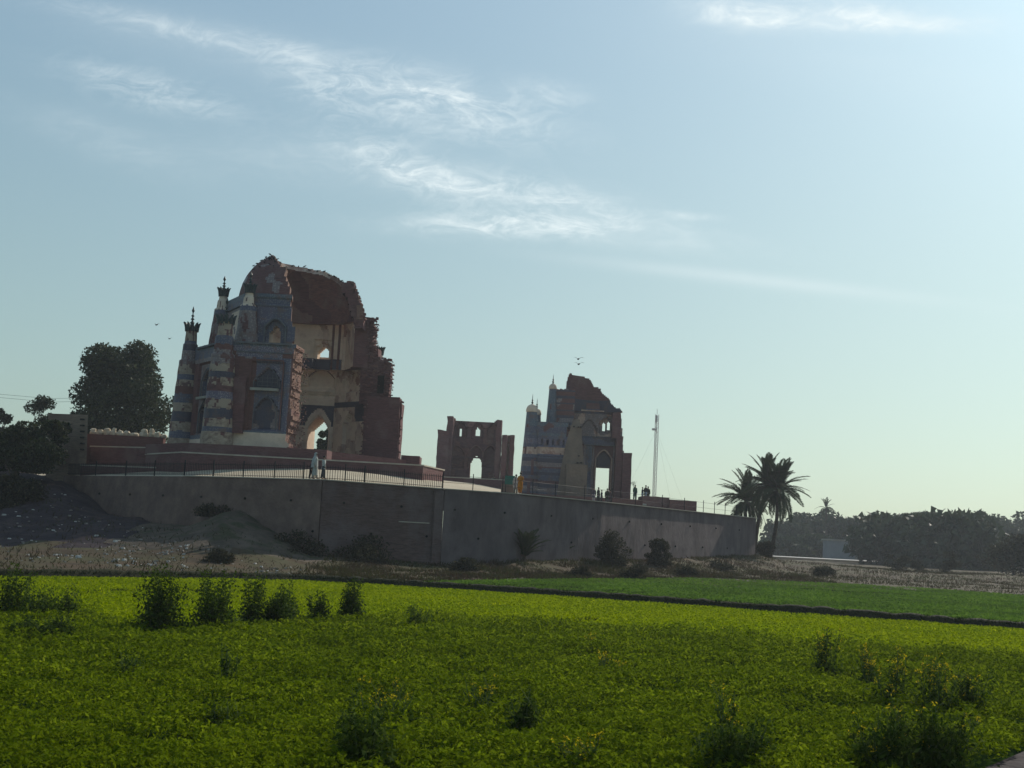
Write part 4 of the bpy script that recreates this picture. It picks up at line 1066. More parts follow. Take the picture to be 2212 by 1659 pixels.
plate('cornice_strip', T3, Vector((xi0, Yi, 0)), ex, en, i3(1262, 940)[0], xi1-xi0-.2, zmid2-.06, zmid2+.06, .22, TRIM)
arch_frame('door_moulding', T3, Vector((xi0+dC3, Yi, 0)), ex, None, en, dW3+.25, zb3+.5, dSpr, dTop+.15, .09, CREAMD)
# ruined shell of the dome above, seen from inside
DX3, DY3, R3 = X(1262, 860, 92), 91.0, X(1338, 870, 92)-X(1262, 860, 92)
sil = SIL3
silw = [(X(a, b, 93), Z(a, b, 93)) for a, b in sil]
zs3 = Z(1280, 880, 93)
def d3(u, v, R):
    x = lerp(X(1221, 840, 92), X(1343, 900, 92), u); z = zs3-.6+(silw[3][1]-zs3+1.1)*v
    q = sin(pi*u); y = 90.6+2.6*q-.9*v*v*q+(.8 if R < R3 else 0); return (x+.25*v*(.5-u), y, z)
def kd3(u, v):
    x, y, z = d3(u, v, R3); return z < poly(x, silw)+.18*nz(x, z, 0, 1.4)
shell('ruined_dome', 70, 30, lambda u, v: d3(u, v, R3), lambda u, v: d3(u, v, R3-.6), kd3, lambda u, v: BK if v > .3 else BD, lambda u, v: BK, lambda u, v: CD if v > .8 else BK, MATS, T3)
ragged('broken_shoulder', T3, X(1322, 930, 91.5), X(1341, 930, 91.5), 91.3, 94, zmid-.3, Z(1332, 893, 92), BK, .3, .12, 21, .05)
ragged('broken_shoulder', T3, X(1331, 960, 91.5), X(1345, 960, 91.5), 91.3, 94, zb3, Z(1340, 943, 92), BK, .3, .08, 23)
ragged('broken_shoulder', T3, X(1345, 1000, 91), X(1364, 1000, 91), 91, 94, zb3, Z(1350, 978, 91), BK, .3, .08, 24)
# plain plaster buttress: tapering mass with a lower block
V = []; Fc = []; rows = [(1060, 1202, 1262), (1010, 1212, 1262), (960, 1222, 1258), (925, 1232, 1256), (905, 1238, 1252)]
yb = 86.6
for k, (py, a, b) in enumerate(rows):
    yy = yb+k*.35; zz = Z(1230, py, yy) if k else zb3; xa_, xb_ = X(a, py, yy), X(b, py, yy)
    V += [(xa_, yy+nz(k, 0, 0, 2)*.1, zz), (xb_, yy, zz), (xb_, 92.5, zz), (xa_+.4, 92.5, zz)]
for k in range(len(rows)-1):
    for i in range(4): a = k*4+i; b = k*4+(i+1) % 4; Fc.append((a, b, b+4, a+4))
Fc.append((16, 17, 18, 19)); 
BUTT = mat('weathered_plaster', (.22, .165, .125), (.15, .115, .09), 1, bump=.4, col3=(.10, .07, .06), s3=.5, t3=(.55, .7))
put(mk('plaster_buttress', V, Fc, BUTT), T3)
ragged('patched_block', T3, X(1222, 1040, 86), X(1268, 1040, 86), 86.0, 88, zb3, Z(1245, 1003, 86), BK, .4, .04, 31).data.materials[0] = BUTT
for px, py in ((1240, 921), (1250, 922), (1255, 922), (1250, 985), (1247, 1000), (1255, 1000)): 
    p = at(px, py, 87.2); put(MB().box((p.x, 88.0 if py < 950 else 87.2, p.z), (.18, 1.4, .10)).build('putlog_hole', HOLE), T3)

# brick platforms in front of and beside the right tomb
zp = Z(1300, 1068, 84)
plinth('tomb_terrace_step', 'dark red brick platform below the blue banded tomb', [(X(1120, 1060, 82), 81.5), (X(1392, 1075, 84), 85), (X(1400, 1075, 88), 96), (X(1110, 1060, 90), 98)], 4.5, 7.0, REDB, False)
plinth('terrace_block', 'long low brick block right of the blue banded tomb', [(X(1388, 1080, 84.5), 84.6), (X(1446, 1080, 86), 86), (X(1446, 1080, 86)+.1, 90), (X(1388, 1080, 85), 90)], 4.5, Z(1420, 1073, 85), BRICKD, False)
plinth('end_block', 'square brick block ending the row of platforms above the wall', [(X(1447, 1090, 85), 85.2), (X(1505, 1090, 87), 87), (X(1505, 1090, 87)+.1, 92), (X(1447, 1090, 85), 92)], 4.5, Z(1480, 1081, 86), BRICKD, False)

end()
# ------------------------------------------------------------------ left: pier, rubble wall, low walls
begin(42)
bp_ = empty('brick_pier_wall', 'tall plain brick wall end at the left end of the iron fence', 'wall', (X(140, 950, 64), 64, 5))
V = [(X(100, 1025, 63), 63, 4.6), (X(188, 1010, 61.5), 61.5, 5.0), (X(188, 1010, 61.5)-1.6, 66, 5), (X(100, 1025, 63), 68, 4.6),
     (X(104, 893, 63), 63, Z(104, 893, 63)), (X(190, 896, 61.5), 61.5, Z(190, 896, 61.5)), (X(190, 896, 61.5)-1.6, 66, Z(190, 896, 61.5)), (X(104, 893, 63), 68, Z(104, 893, 63))]
put(mk('brick_face', V, [(0, 1, 5, 4), (1, 2, 6, 5), (2, 3, 7, 6), (3, 0, 4, 7), (4, 5, 6, 7)], mat('sandy_brick', (.27, .20, .15), (.19, .14, .105), 1.5, bump=.7, stretch=(1, 1, 7), col3=(.17, .11, .085), s3=.3, bscale=3)), bp_)
for k in range(6):
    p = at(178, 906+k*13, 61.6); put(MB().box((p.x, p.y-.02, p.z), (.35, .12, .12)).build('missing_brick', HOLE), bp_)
rb = empty('rubble_topped_wall', 'low dark red brick wall topped with pale loose stones left of the big tomb', 'wall', (-33, 68, 6))
yl = 67.5
xa, xb = X(186, 950, yl), X(352, 955, yl)
put(MB().box(((xa+xb)/2, yl+.4, (6+Z(270, 941, yl))/2), (xb-xa, .8, Z(270, 941, yl)-6)).build('brick_face', REDB), rb)
zt = Z(270, 941, yl)
def stone_mesh(seed, sx, sy, sz):
    r = random.Random(seed); V = []
    for zz, k in ((0, 1), (.5, 1.12), (1, .75)):
        for i in range(7):
            a = 2*pi*i/7; V.append((cos(a)*sx*k*r.uniform(.8, 1.15)/2, sin(a)*sy*k*r.uniform(.8, 1.15)/2, zz*sz*r.uniform(.9, 1.1)))
    F_ = [(i, (i+1) % 7, 7+(i+1) % 7, 7+i) for i in range(7)]+[(7+i, 7+(i+1) % 7, 14+(i+1) % 7, 14+i) for i in range(7)]+[tuple(range(14, 21)), tuple(range(6, -1, -1))]
    return V, F_
x = xa+.1; k = 0
while x < xb-.3:
    sx = random.uniform(.4, .85); sz = random.uniform(.25, .5); V, F_ = stone_mesh(k, sx, .6, sz)
    o = mk('stone', V, F_, STONE); o.location = (x+sx/2, yl+.4+random.uniform(-.1, .1), zt-.01); o.rotation_euler = (random.uniform(-.15, .15), random.uniform(-.3, .3), random.uniform(0, 3)); put(o, rb)
    if random.random() < .55:
        V, F_ = stone_mesh(k+50, sx*.7, .5, sz*.7); o = mk('stone', V, F_, STONE); o.location = (x+sx/2, yl+.5, zt+sz*.85); o.rotation_euler = (.1, random.uniform(-.4, .4), random.uniform(0, 3)); put(o, rb)
    x += sx*1.02; k += 1
xc0, xc1 = X(182, 975, 64), X(395, 985, 62)
plinth('ramp_kerb', 'low brown kerb wall with pale edge below the rubble topped wall', [(xc0, 65.5), (X(345, 975, 62.5), 62.5), (X(345, 975, 62.5)+.5, 66), (xc0, 68.5)], 5.5, Z(270, 966, 64), BRICKD)
plinth('lower_kerb', 'long low brown kerb behind the left part of the iron fence', [(X(175, 1000, 61), 61.0), (X(395, 1010, 57.2), 57.4), (X(560, 1015, 54.4), 53.9), (X(560, 1015, 54.4)+.3, 54.4), (X(395, 1010, 57.2)+.3, 58), (X(175, 1000, 61), 61.8)], 5.0, Z(330, 1010, 58.3), BRICKD)

end()
# ------------------------------------------------------------------ vegetation
def blob_pts(n, cs, rs, seed=0):
    out = []; cs = np.array(cs); rs = np.array(rs); w = rs[:, 0]*rs[:, 1]*rs[:, 2]; w = w**.75; w /= w.sum()
    idx = RS.choice(len(cs), n, p=w); d = RS.normal(size=(n, 3)); d /= np.linalg.norm(d, axis=1)[:, None]; r = RS.uniform(0, 1, n)**.38
    return cs[idx]+d*rs[idx]*r[:, None]
def tree(name, label, base, H, W, n=16000, leaf=.22, material=None, group=None, trunk=.3, clumps=26, flatb=.35, seed=0, lo=.12, limbs=7, bushy=False):
    r = random.Random(seed); t = empty(name, label, 'tree', base, 0, group)
    cs = []; rs = []
    for k in range(clumps):
        a = r.uniform(0, 2*pi); q = r.random()**.5; zz = lo+(.94-lo)*r.random()
        prof = min(1, .62+zz*1.4)*(1-max(0, zz-.35)**2*1.9)
        rr = q*W/2*prof*.82; c = (cos(a)*rr, sin(a)*rr, zz*H*.93); s = r.uniform(.07, .17)*W*(1.0 if clumps > 40 else 1.4)
        cs.append(c); rs.append((s, s, s*r.uniform(.6, .9)))
    P = blob_pts(n, cs, rs); P[:, 2] = np.clip(P[:, 2], .1, H*1.05)
    o = leaves('crown', P, leaf*RS.uniform(.6, 1.4, n), material or TREEL, t, quad=False)
    mb = MB(); th = H*(.35 if not bushy else .2); top = Vector((r.uniform(-.3, .3), 0, th))
    mb.tube([(0, 0, -.3), (r.uniform(-.1, .1), 0, th*.5), top], [trunk*1.3, trunk, trunk*.8], 8)
    for k in range(limbs):
        c = Vector(cs[(k*3) % len(cs)]); mid = top.lerp(c, .5)+Vector((0, 0, -.1*H*.2))
        mb.tube([top-Vector((0, 0, th*.3*r.random())), mid, c], [trunk*.55, trunk*.3, trunk*.08], 5)
    put_ = mb.build('trunk', BARK, t); return t
# big tree behind the rubble wall
bx_ = at(250, 960, 84*KY)
tree('broadleaf_tree', 'big dark round crowned tree behind the rubble topped wall left of the big tomb', (bx_.x, 84*KY, 8.0), (Z(255, 735, 84*KY)-8.0)*1.05, (X(370, 850, 84*KY)-X(148, 850, 84*KY))*1.25, 34000, .22, clumps=90, seed=3, lo=.02, trunk=.5)
p = at(100, 920, 84*KY); tree('sparse_tree', 'sparse tree with gaps of sky left of the big dark tree', (X(90, 900, 84*KY), 84*KY, 8), Z(90, 845, 84*KY)-8, 4.6, 2600, .17, clumps=22, seed=5, lo=.3, trunk=.18)
tree('sparse_tree', 'small sparse tree at the left edge above the dark bank', (X(8, 900, 78*KY), 78*KY, 8), Z(8, 868, 78*KY)-8, 4.0, 2400, .17, clumps=20, seed=8, lo=.15, trunk=.18)
tree('leaning_bush', 'bushy green shrub hanging over the left end of the brick wall', (X(110, 985, 60.8*KY), 60.8*KY, Z(110, 985, 60.8*KY)), 3.2, 3.0, 5000, .13, seed=13, clumps=24, lo=.02, trunk=.1, bushy=True)
tree('leaning_bush', 'dark bush massed at the far left above the slope', (X(38, 1010, 60*KY), 60*KY, Z(38, 1020, 60*KY)), 3.7, 7.0, 12000, .15, seed=12, clumps=36, lo=.02, trunk=.15, bushy=True)
tree('leaning_bush', 'low dark thicket spilling down the slope at the left edge', (X(10, 1090, 56*KY), 56*KY, Z(10, 1110, 56*KY)), 3.0, 6.0, 9000, .14, seed=14, clumps=26, lo=.02, trunk=.1, bushy=True, material=DRYB)
wh = at(50, 965, 64*KY); w_ = MB().box((0, 0, 0), (2.2, .1, 1.4), .3).build('awning_sheet', WHITE, loc=wh)
tag(w_, 'small pale sheet showing between the bushes at the far left', 'sheet')

tree('doorway_tree', 'dark tree seen through the lower doorway of the big domed tomb', (X(706, 960, 135), 135, 8.0), Z(706, 916, 135)-8.0, 3.0, 12000, .15, clumps=60, seed=77, lo=.02, trunk=.15)
# tree belt on the horizon (right)
labels = ['far tree behind the right hand palm, first of the hazy belt', 'far tree just right of the palms with low dark crown', 'far tree below the distant palm', 'far tree with a ragged gap in its crown right of the distant palm',
          'far tree rising behind the pale shed', 'broad far tree right of the pale shed', 'round topped far tree in the middle of the belt', 'far tree with flat top right of the middle of the belt',
          'tall far tree before the notch in the skyline', 'far tree under the dip of the skyline', 'far domed tree near the right end of the belt', 'far tree behind the nearer scrubby tree', 'far tree at the right edge of the picture',
          'low far tree beyond the right edge', 'low hazy tree left of the pale shed', 'lower hazy tree between palm trunks and shed']
belt = [(1700, 1118, 190, 17), (1745, 1110, 195, 16), (1790, 1108, 200, 18), (1830, 1116, 190, 13), (1880, 1110, 200, 18), (1925, 1106, 195, 18), (1965, 1116, 200, 18), (2010, 1113, 205, 20), (2050, 1116, 200, 19),
        (2088, 1120, 195, 15), (2120, 1113, 200, 20), (2165, 1122, 195, 16), (2210, 1113, 210, 22), (2280, 1116, 205, 24), (1745, 1160, 172, 14), (1700, 1165, 168, 13)]
for k, (px, py, Y, w) in enumerate(belt):
    Y *= KY
    b = at(px, 1200, Y); h = Z(px, py, Y)
    tree('far_tree', labels[k], (b.x, Y, 0), h, w, 7000, .62, TREEF, 'hazy tree belt on the horizon', .45, 34, seed=40+k, lo=.02)
# a second rank behind closes the belt
for k, (px, py) in enumerate([(1640, 1130), (1600, 1128), (1670, 1124), (1855, 1122), (1985, 1120), (2070, 1124), (2150, 1120), (2240, 1118)]):
    b = at(px, 1200, 235*KY); tree('far_tree', ['hazy tree showing behind the trunks of the two palms', 'hazy tree low behind the wall end', 'hazy treetop between the palm crowns and the belt', 'rear treetop in the first dip of the belt',
        'rear treetop between two round crowns', 'rear treetop filling the notch in the skyline', 'rear treetop near the right end', 'rear treetop at the right edge'][k], (b.x, 235, 0), Z(px, py, 235*KY), 24, 4200, .75, TREEF, 'hazy tree belt on the horizon', .5, 26, seed=80+k, lo=.02)
tree('scrub_tree', 'nearer open thorny tree at the right edge in front of the belt', (X(2190, 1240, 105*KY), 105*KY, 0), Z(2180, 1158, 105*KY), 9.5, 6500, .17, DRYB, None, .2, 30, seed=99, lo=.15)
tree('scrub_tree', 'small scrubby tree beside the road right of the middle of the belt', (X(1935, 1240, 100*KY), 100*KY, 0), 2.6, 4.2, 1500, .12, DRYB, None, .06, 14, seed=98, lo=.1)
tree('scrub_tree', 'small scrubby tree left of the thorny tree', (X(2052, 1245, 100*KY), 100*KY, 0), 3.0, 3.6, 1300, .12, DRYB, None, .06, 12, seed=97, lo=.1)
tree('scrub_tree', 'thin roadside sapling clump between two scrubby trees', (X(1985, 1240, 98*KY), 98*KY, 0), 1.9, 2.4, 900, .11, DRYB, None, .05, 10, seed=96, lo=.1)
# near dry bushes on the bank by the wall
bl = [('broad dark thorn bush at the foot of the wall, third from the left', 1322, 1250, 59.5, 2.7, 3.2), ('dark leafy bush right of the broad thorn bush', 1423, 1246, 64, 2.3, 2.7), ]
for k, (lab, px, py, Y, h, w) in enumerate(bl):
    Y *= KY
    b = at(px, py, Y); tree('thorn_bush', lab, (b.x, Y, ground_z(b.x, Y)), h, w, 5200, .085, DRYB, 'bushes at the foot of the wall', .05, 22, seed=60+k, lo=.02, bushy=True)
tree('thorn_bush', 'low dark tangled scrub against the wall left of its corner', (X(780, 1215, 50.5*KY), 50.2*KY, .2), 1.8, 5.5, 5000, .09, DRYB, 'bushes at the foot of the wall', .05, 22, seed=70, lo=.02, bushy=True)
tree('thorn_bush', 'dark scrub on the earth heap against the wall', (X(640, 1185, 49*KY), 48.6*KY, .3), 1.9, 4.0, 4200, .09, DRYB, 'bushes at the foot of the wall', .05, 18, seed=71, lo=.02, bushy=True)
tree('thorn_bush', 'dark bush around the feet of the two palms', (X(1652, 1213, 84*KY), 84*KY, .8), 2.4, 2.8, 3800, .10, DRYB, 'bushes at the foot of the wall', .05, 18, seed=72, lo=.02, bushy=True)

for k, (px, py, h, w, lab) in enumerate([(1010, 1228, .8, 2.2, 'low grassy scrub at the corner of the wall'), (1250, 1240, .8, 1.8, 'low scrub between the small stemless palm and the broad thorn bush'), (1375, 1243, .9, 2.2, 'low scrub between the two dark thorn bushes'),
                                   (1480, 1238, 1.0, 2.4, 'grey green scrub right of the dark leafy bush'), (1560, 1232, .8, 2.6, 'low tangle of scrub near the wall end'), (1780, 1240, 1.0, 3.0, 'brown roadside scrub right of the palms'), (545, 1190, .9, 3.0, 'scrub on top of the brown earth heap'), (470, 1215, .7, 2.4, 'small scrub at the foot of the earth heap')]):
    b = atz(px, py, .3); b.y = min(b.y, Yw(b.x)-.9) if b.x < 26 else b.y
    tree('low_scrub', lab, (b.x, b.y, ground_z(b.x, b.y)-.05), h, w, 1500, .085, DRYB, 'bushes at the foot of the wall', .03, 12, seed=120+k, lo=.02, bushy=True)
# palms
def frond_mesh(L, droop, seed, wl=.55, n=34):
    r = random.Random(seed); mb = MB(); pts = []
    for k in range(9):
        t = k/8; pts.append(Vector((L*(t-.12*droop*t*t), 0, -L*droop*.55*t*t+L*.06*sin(pi*t))))
    mb.tube(pts, [.035*(1-.8*k/8) for k in range(9)], 4, 1)
    for k in range(n):
        t = .12+.88*k/n; i = min(7, int(t*8)); p = pts[i].lerp(pts[i+1], t*8-i); tg = (pts[i+1]-pts[i]).normalized(); l = wl*sin(pi*min(1, .25+t*.72))**.5*(1 if t < .9 else .7)
        for s in (-1, 1):
            a = p; d = (tg*.75+Vector((0, s*.75, .22))).normalized(); e = a+d*l+Vector((0, 0, -l*.18*r.random())); m = (a+e)/2; w = tg.cross(d).cross(d).normalized()*.045
            n0 = len(mb.V); mb.V += [tuple(a), tuple(m+w), tuple(e), tuple(m-w)]; mb.F.append((n0, n0+1, n0+2, n0+3)); mb.I.append(0)
    me_o = mb.build('frond_src', [PALML, BARK]); me = me_o.data; bpy.data.objects.remove(me_o); return me
FR = [frond_mesh(2.9, d, i) for i, d in enumerate((.25, .5, .8, 1.2))]
def palm(name, label, base, top, n=44, L=1., seed=0, cat='palm', trunk=.2, skirt=True):
    r = random.Random(seed); t = empty(name, label, cat, base); v = Vector(top)-Vector(base); mb = MB(); pts = []; rad = []
    N = 22
    for k in range(N+1): q = k/N; pts.append(v*q+Vector((sin(q*pi)*.25*(-1 if seed % 2 else 1), 0, 0))); rad.append(trunk*(1.15-.3*q)*(1.12 if k % 2 else .93))
    mb.tube(pts, rad, 9); mb.build('trunk', BARK, t)
    for k in range(n):
        el = radians(r.choice([78, 66, 54, 42, 30, 18, 5, -12, -28]) if skirt else r.uniform(-10, 75)); az = 2*pi*k*.381966+r.uniform(-.2, .2)
        me = FR[0 if el > 1 else (1 if el > .6 else (2 if el > .05 else 3))]
        o = bpy.data.objects.new('frond', me); COL.objects.link(o); o.parent = t; s = L*r.uniform(.85, 1.1)*(.85 if el < 0 else 1); o.scale = (s, s, s)
        o.location = v+Vector((0, 0, .1*sin(el))); o.rotation_euler = Euler((r.uniform(-.3, .3), -el, az), 'XYZ')
    return t
ps = 84*KY
palm('date_palm', 'right hand and taller crown of the two date palms at the wall end', (X(1660, 1215, ps), ps, .6), at(1681, 1064, ps), 72, 1.28, 2)
palm('date_palm', 'left hand date palm leaning behind the end of the wall', (X(1638, 1215, ps-1), ps+1.5, .6), at(1656, 1050, ps+1), 60, 1.25, 3)
palm('date_palm', 'lower date palm crown peeping over the end of the wall', (X(1625, 1215, 88*KY), 89*KY, .6), at(1612, 1084, 89*KY), 64, 1.35, 5)
palm('far_palm', 'tiny distant palm rising above the hazy tree belt', (X(1783, 1200, 190*KY), 190*KY, 0), at(1784, 1098, 190*KY), 26, .95, 6, trunk=.3)
# stemless palms by the wall
def shrub_palm(label, px, py, Y, n, L, seed):
    Y *= KY; b = at(px, py, Y); t = empty('young_palm', label, 'palm', (b.x, Y, max(ground_z(b.x, Y), 0)), 0, 'bushes at the foot of the wall'); r = random.Random(seed)
    mb = MB(); mb.tube([(0, 0, -.1), (0, 0, .35*L)], [.22*L, .14*L], 8); mb.build('trunk', BARK, t)
    for k in range(n):
        el = radians(r.uniform(35, 88)); o = bpy.data.objects.new('frond', FR[r.choice([0, 0, 1])]); COL.objects.link(o); o.parent = t; s = L*r.uniform(.7, 1.05); o.scale = (s, s, s); o.location = (0, 0, .25*L); o.rotation_euler = (r.uniform(-.4, .4), -el, 2*pi*k*.381966)
shrub_palm('young stemless palm standing in front of the wall, first and taller of the pair', 1129, 1250, 55.2, 34, .82, 1)
shrub_palm('small stemless palm in front of the wall, second of the pair', 1211, 1237, 59, 22, .55, 2)

# weeds and mustard plants
def weed(name, label, px, py, H, W, n, flowers=0, seed=0, group=None, leaf=.035, base_dense=True, Y=None, material=None):
    b = atz(px, py, 0); H *= 1.2; W *= 1.2; leaf *= 1.35; n = int(n*1.25); r = random.Random(seed); t = empty(name, label, 'plant', (b.x, b.y, 0), 0, group)
    st = MB(); tips = []; P = []; Sz = []
    for k in range(max(3, int(4+W*7))):
        a = r.uniform(0, 2*pi); q = r.uniform(0, W*.34); h = H*r.uniform(.55, 1.0); top = Vector((cos(a)*q*1.5, sin(a)*q*1.5, h)); ba = Vector((cos(a)*q*.5, sin(a)*q*.5, 0)); mid = ba.lerp(top, .5)+Vector((r.uniform(-.04, .04), 0, 0))
        st.tube([ba, mid, top], [.009, .007, .003], 4, cap=False); tips.append(top)
        for j in range(3):
            s0 = ba.lerp(top, r.uniform(.4, .85)); e = s0+Vector((r.uniform(-.14, .14), r.uniform(-.14, .14), r.uniform(.08, .22))); st.tube([s0, e], [.005, .002], 3, cap=False); tips.append(e)
        m = int(n/max(3, int(4+W*7)))
        for j in range(m):
            q_ = r.random()**(1.5 if base_dense else 1.0); c = ba.lerp(top, q_); sp = (.15*W+.03)*(1-.82*q_)+.018
            P.append((c.x+r.gauss(0, sp), c.y+r.gauss(0, sp), max(.03, c.z+r.gauss(0, .05)))); Sz.append(leaf*(1.5-.8*q_)*r.uniform(.6, 1.4))
    st.build('stem', WEED_ST, t)
    leaves('foliage', np.array(P), np.array(Sz), material or WEED, t, quad=True)
    if flowers:
        flowers = int(flowers*1.5); C = []; 
        for k in range(flowers):
            q = tips[k % len(tips)]; C += [(q.x+r.gauss(0, .022), q.y+r.gauss(0, .022), q.z+r.uniform(-.02, .05)) for _ in range(5)]
        tag(leaves('flowers', np.array(C), .021, YEL, t, quad=True), kind='stuff')
    return t
WEED_ST = mat('green_stem', (.10, .14, .05), bump=0)
G1 = 'tall weeds along the edge of the yellow green field'
for a in [('tall dark weed at the left edge of the field, tallest of its cluster', 28, 1345, 1.25, .8, 1500, 0, 1), ('thin leafy weed right of the first tall weed', 85, 1352, 1.0, 1.1, 1100, 0, 2), ('feathery weed right of the thin leafy weed', 140, 1350, .9, .7, 500, 0, 22),
          ('dark low weed clump below the tall weeds at left', 60, 1398, .55, .9, 1400, 0, 3), ('dark rounded weed clump in a hollow of the clover', 120, 1402, .62, .9, 1800, 0, 4),
          ('upright weed with bushy dark foot, first of the row', 335, 1378, 1.45, 1.0, 3000, 0, 5), ('weed with wide dark foot and feathery top, second of the row', 462, 1374, 1.35, 1.1, 3200, 0, 6),
          ('tall thin weed, third of the row', 535, 1366, 1.35, .6, 1200, 0, 7), ('broad leafy weed right of the thin one', 585, 1364, 1.15, .95, 2800, 0, 8), ('bushy weed thinning to the right', 622, 1362, .8, .8, 1100, 0, 18),
          ('small upright weed before the dense round one', 693, 1357, .95, .65, 1300, 0, 9), ('dense round topped weed at the right end of the row', 757, 1354, 1.15, .75, 3000, 6, 10),
          ('slender leaning sprig at the edge of the clover', 905, 1366, .62, .7, 420, 0, 11)]:
    weed('tall_weed', a[0], *a[1:], group=G1)
G2 = 'flowering mustard plants in the clover'
for a in [('tall mustard with dark leaves standing against the yellow green field', 1785, 1480, 1.05, .5, 900, 16, 12), ('mustard with yellow heads right of the tall dark one', 1880, 1500, .85, .6, 420, 30, 13),
          ('spreading mustard full of yellow heads', 1930, 1545, 1.0, .8, 700, 34, 14), ('mustard with scattered flowers towards the right edge', 2020, 1560, 1.0, .8, 900, 26, 15), ('leafy mustard at the right side behind the grey bare patch', 2090, 1560, .8, .9, 1300, 10, 16),
          ('dark leafy clump in the lower right corner', 2010, 1700, .95, 1.1, 3600, 12, 17), ('dark leafy clump left of the corner clump', 1900, 1700, .75, .8, 2400, 8, 19),
          ('thin mustard with three yellow heads right of centre', 1560, 1640, .85, .35, 260, 12, 20), ('dark leafy plant with glossy leaves at the bottom right of centre', 1580, 1705, .72, .8, 2200, 0, 21),
          ('thin mustard in the middle of the clover', 1030, 1560, .6, .5, 180, 8, 23), ('small mustard group left of the middle', 850, 1560, .5, .6, 260, 10, 24), ('hairy dry topped mustard left of centre', 815, 1590, .6, .8, 420, 10, 25),
          ('dark leafy plant with pale glossy leaves in the centre foreground', 1135, 1600, .62, .5, 900, 0, 26), ('large dark clump at the bottom left of centre', 800, 1690, .68, .8, 2600, 0, 27),
          ('small dark weed in the left foreground clover', 275, 1480, .45, .6, 420, 0, 28), ('slim weed standing alone in the left clover', 490, 1500, .7, .25, 260, 0, 29), ('spreading dark herb in the lower left clover', 470, 1600, .4, .6, 600, 0, 30),
          ('pair of yellow heads at the bottom edge', 1240, 1690, .45, .5, 300, 14, 31), ('far mustard with yellow heads in line with the bund', 1270, 1410, .35, .6, 120, 10, 32), ('row of low yellow heads in the mid clover', 1330, 1470, .42, .9, 160, 16, 33)]:
    weed('mustard_plant', a[0], *a[1:], group=G2, leaf=.030, material=None)

# ------------------------------------------------------------------ road, shed, mast, wires, sign
sheet('far_road', [(20, 244), (300, 236), (300, 250), (20, 260)], .5, ASPH)
V = [(20, 243, 0), (300, 235, 0), (300, 235.9, .48), (20, 243.9, .48)]
tag(mk('road_bank', V, [(0, 1, 2, 3)], SOIL), kind='structure')
sh = empty('pale_shed', 'low pale walled shed with a white roof edge below the distant trees', 'shed', (X(1820, 1200, 160*KY), 160*KY, 0))
a, b = at(1792, 1215, 160*KY), at(1851, 1215, 160*KY); zt = Z(1850, 1171, 160*KY)
SHM = mat('grey_shed_wall', (.26, .27, .28), (.22, .23, .24), .5, bump=0)
put(MB().box(((a.x+b.x)/2, 160*KY+3, zt/2), (b.x-a.x, 6, zt)).build('wall', SHM), sh)
put(MB().box(((a.x+b.x)/2, 160*KY+3, zt+.2), (b.x-a.x+.5, 6.6, .35)).build('roof', WHITE), sh)
put(MB().box((b.x-.25, 160*KY-.15, zt/2), (.4, .3, zt)).build('corner_post', WHITE), sh)
ms_ = empty('lattice_mast', 'tall thin lattice communication mast right of the blue banded tomb', 'mast', (X(1413, 1068, 130*KY), 130*KY, 6))
mt = at(1417, 895, 130*KY); mb_ = at(1412, 1072, 130*KY); h = mt.z-6
mb = MB()
for s in ((-.28, -.16), (.28, -.16), (0, .3)): mb.tube([(s[0], s[1], 0), (s[0], s[1], h)], .05, 5)
mb.build('mast_legs', GALV, ms_)
mb = MB(); k = 0; zz = 0
while zz < h-.8:
    q = [(-.28, -.16), (.28, -.16), (0, .3)]
    for i in range(3): a, b = q[i], q[(i+1) % 3]; mb.tube([(a[0], a[1], zz), (b[0], b[1], zz+.7)], .025, 4); mb.tube([(a[0], a[1], zz), (b[0], b[1], zz)], .025, 4)
    zz += .7
mb.build('bracing', GALV, ms_)
MB().box((-.4, -.3, h-2.6), (.8, .3, .35)).build('antenna', GALV, ms_); MB().tube([(0, 0, h), (0, 0, h+.9)], .04, 5).build('lightning_rod', GALV, ms_)
MB().box((-.1, -.3, h-.8), (.3, .2, 1.2)).build('antenna', GALV, ms_)
for dx, dy in ((-7, 2), (7, 3), (3, -6)):
    MB().tube([(0, 0, h*.85), (dx, dy, -1)], .007, 3).build('guy_wire', IRON, ms_)
for k, (pa, pc) in enumerate([((-30, 849), (236, 858)), ((-30, 856), (236, 866))]):
    a = at(*pa, 180); b = at(*pc, 195); m = (a+b)/2-Vector((0, 0, .5)); tag(MB().tube([a+(a-b)*.3, a, m, b, b+(b-a)*.5], .02, 4).build('power_line', IRON), ['upper thin power line crossing the sky at the far left', 'lower thin power line crossing the sky at the far left'][k], 'power line')
sg = empty('green_sign', 'green sheet sign standing by the fence beside the person in orange', 'sign', (X(1101, 1060, 97), 97, 5.6))
a = at(1091, 1027, 97)-Vector(sg.location); b = at(1112, 1047, 97)-Vector(sg.location)
MB().box(((a.x+b.x)/2, 0, (a.z+b.z)/2), (b.x-a.x, .05, a.z-b.z)).build('panel', GREENSH, sg)
for x in (a.x+.08, b.x-.08): MB().box((x, .04, b.z/2-.1), (.05, .05, b.z+.5)).build('post', IRON, sg)
# blocks and grey cabinet by the sign
tag(mk('concrete_block', *(lambda m: (m.V, m.F))(MB().box((0, 0, .35), (.9, .5, .9), .1, 0, .95)), WALLL, loc=(X(1095, 1060, 98), 98, 5.55)), 'low rough block under the green sign by the fence', 'block')
tag(MB().tube([(-.16, 0, .12), (.16, 0, .12)], [.12, .1], 8).build('plastic_sack', WHITE, loc=pt_on(1393)+Vector((0, .3, 0))), 'small white sack lying on the wall top right of the tomb', 'sack')
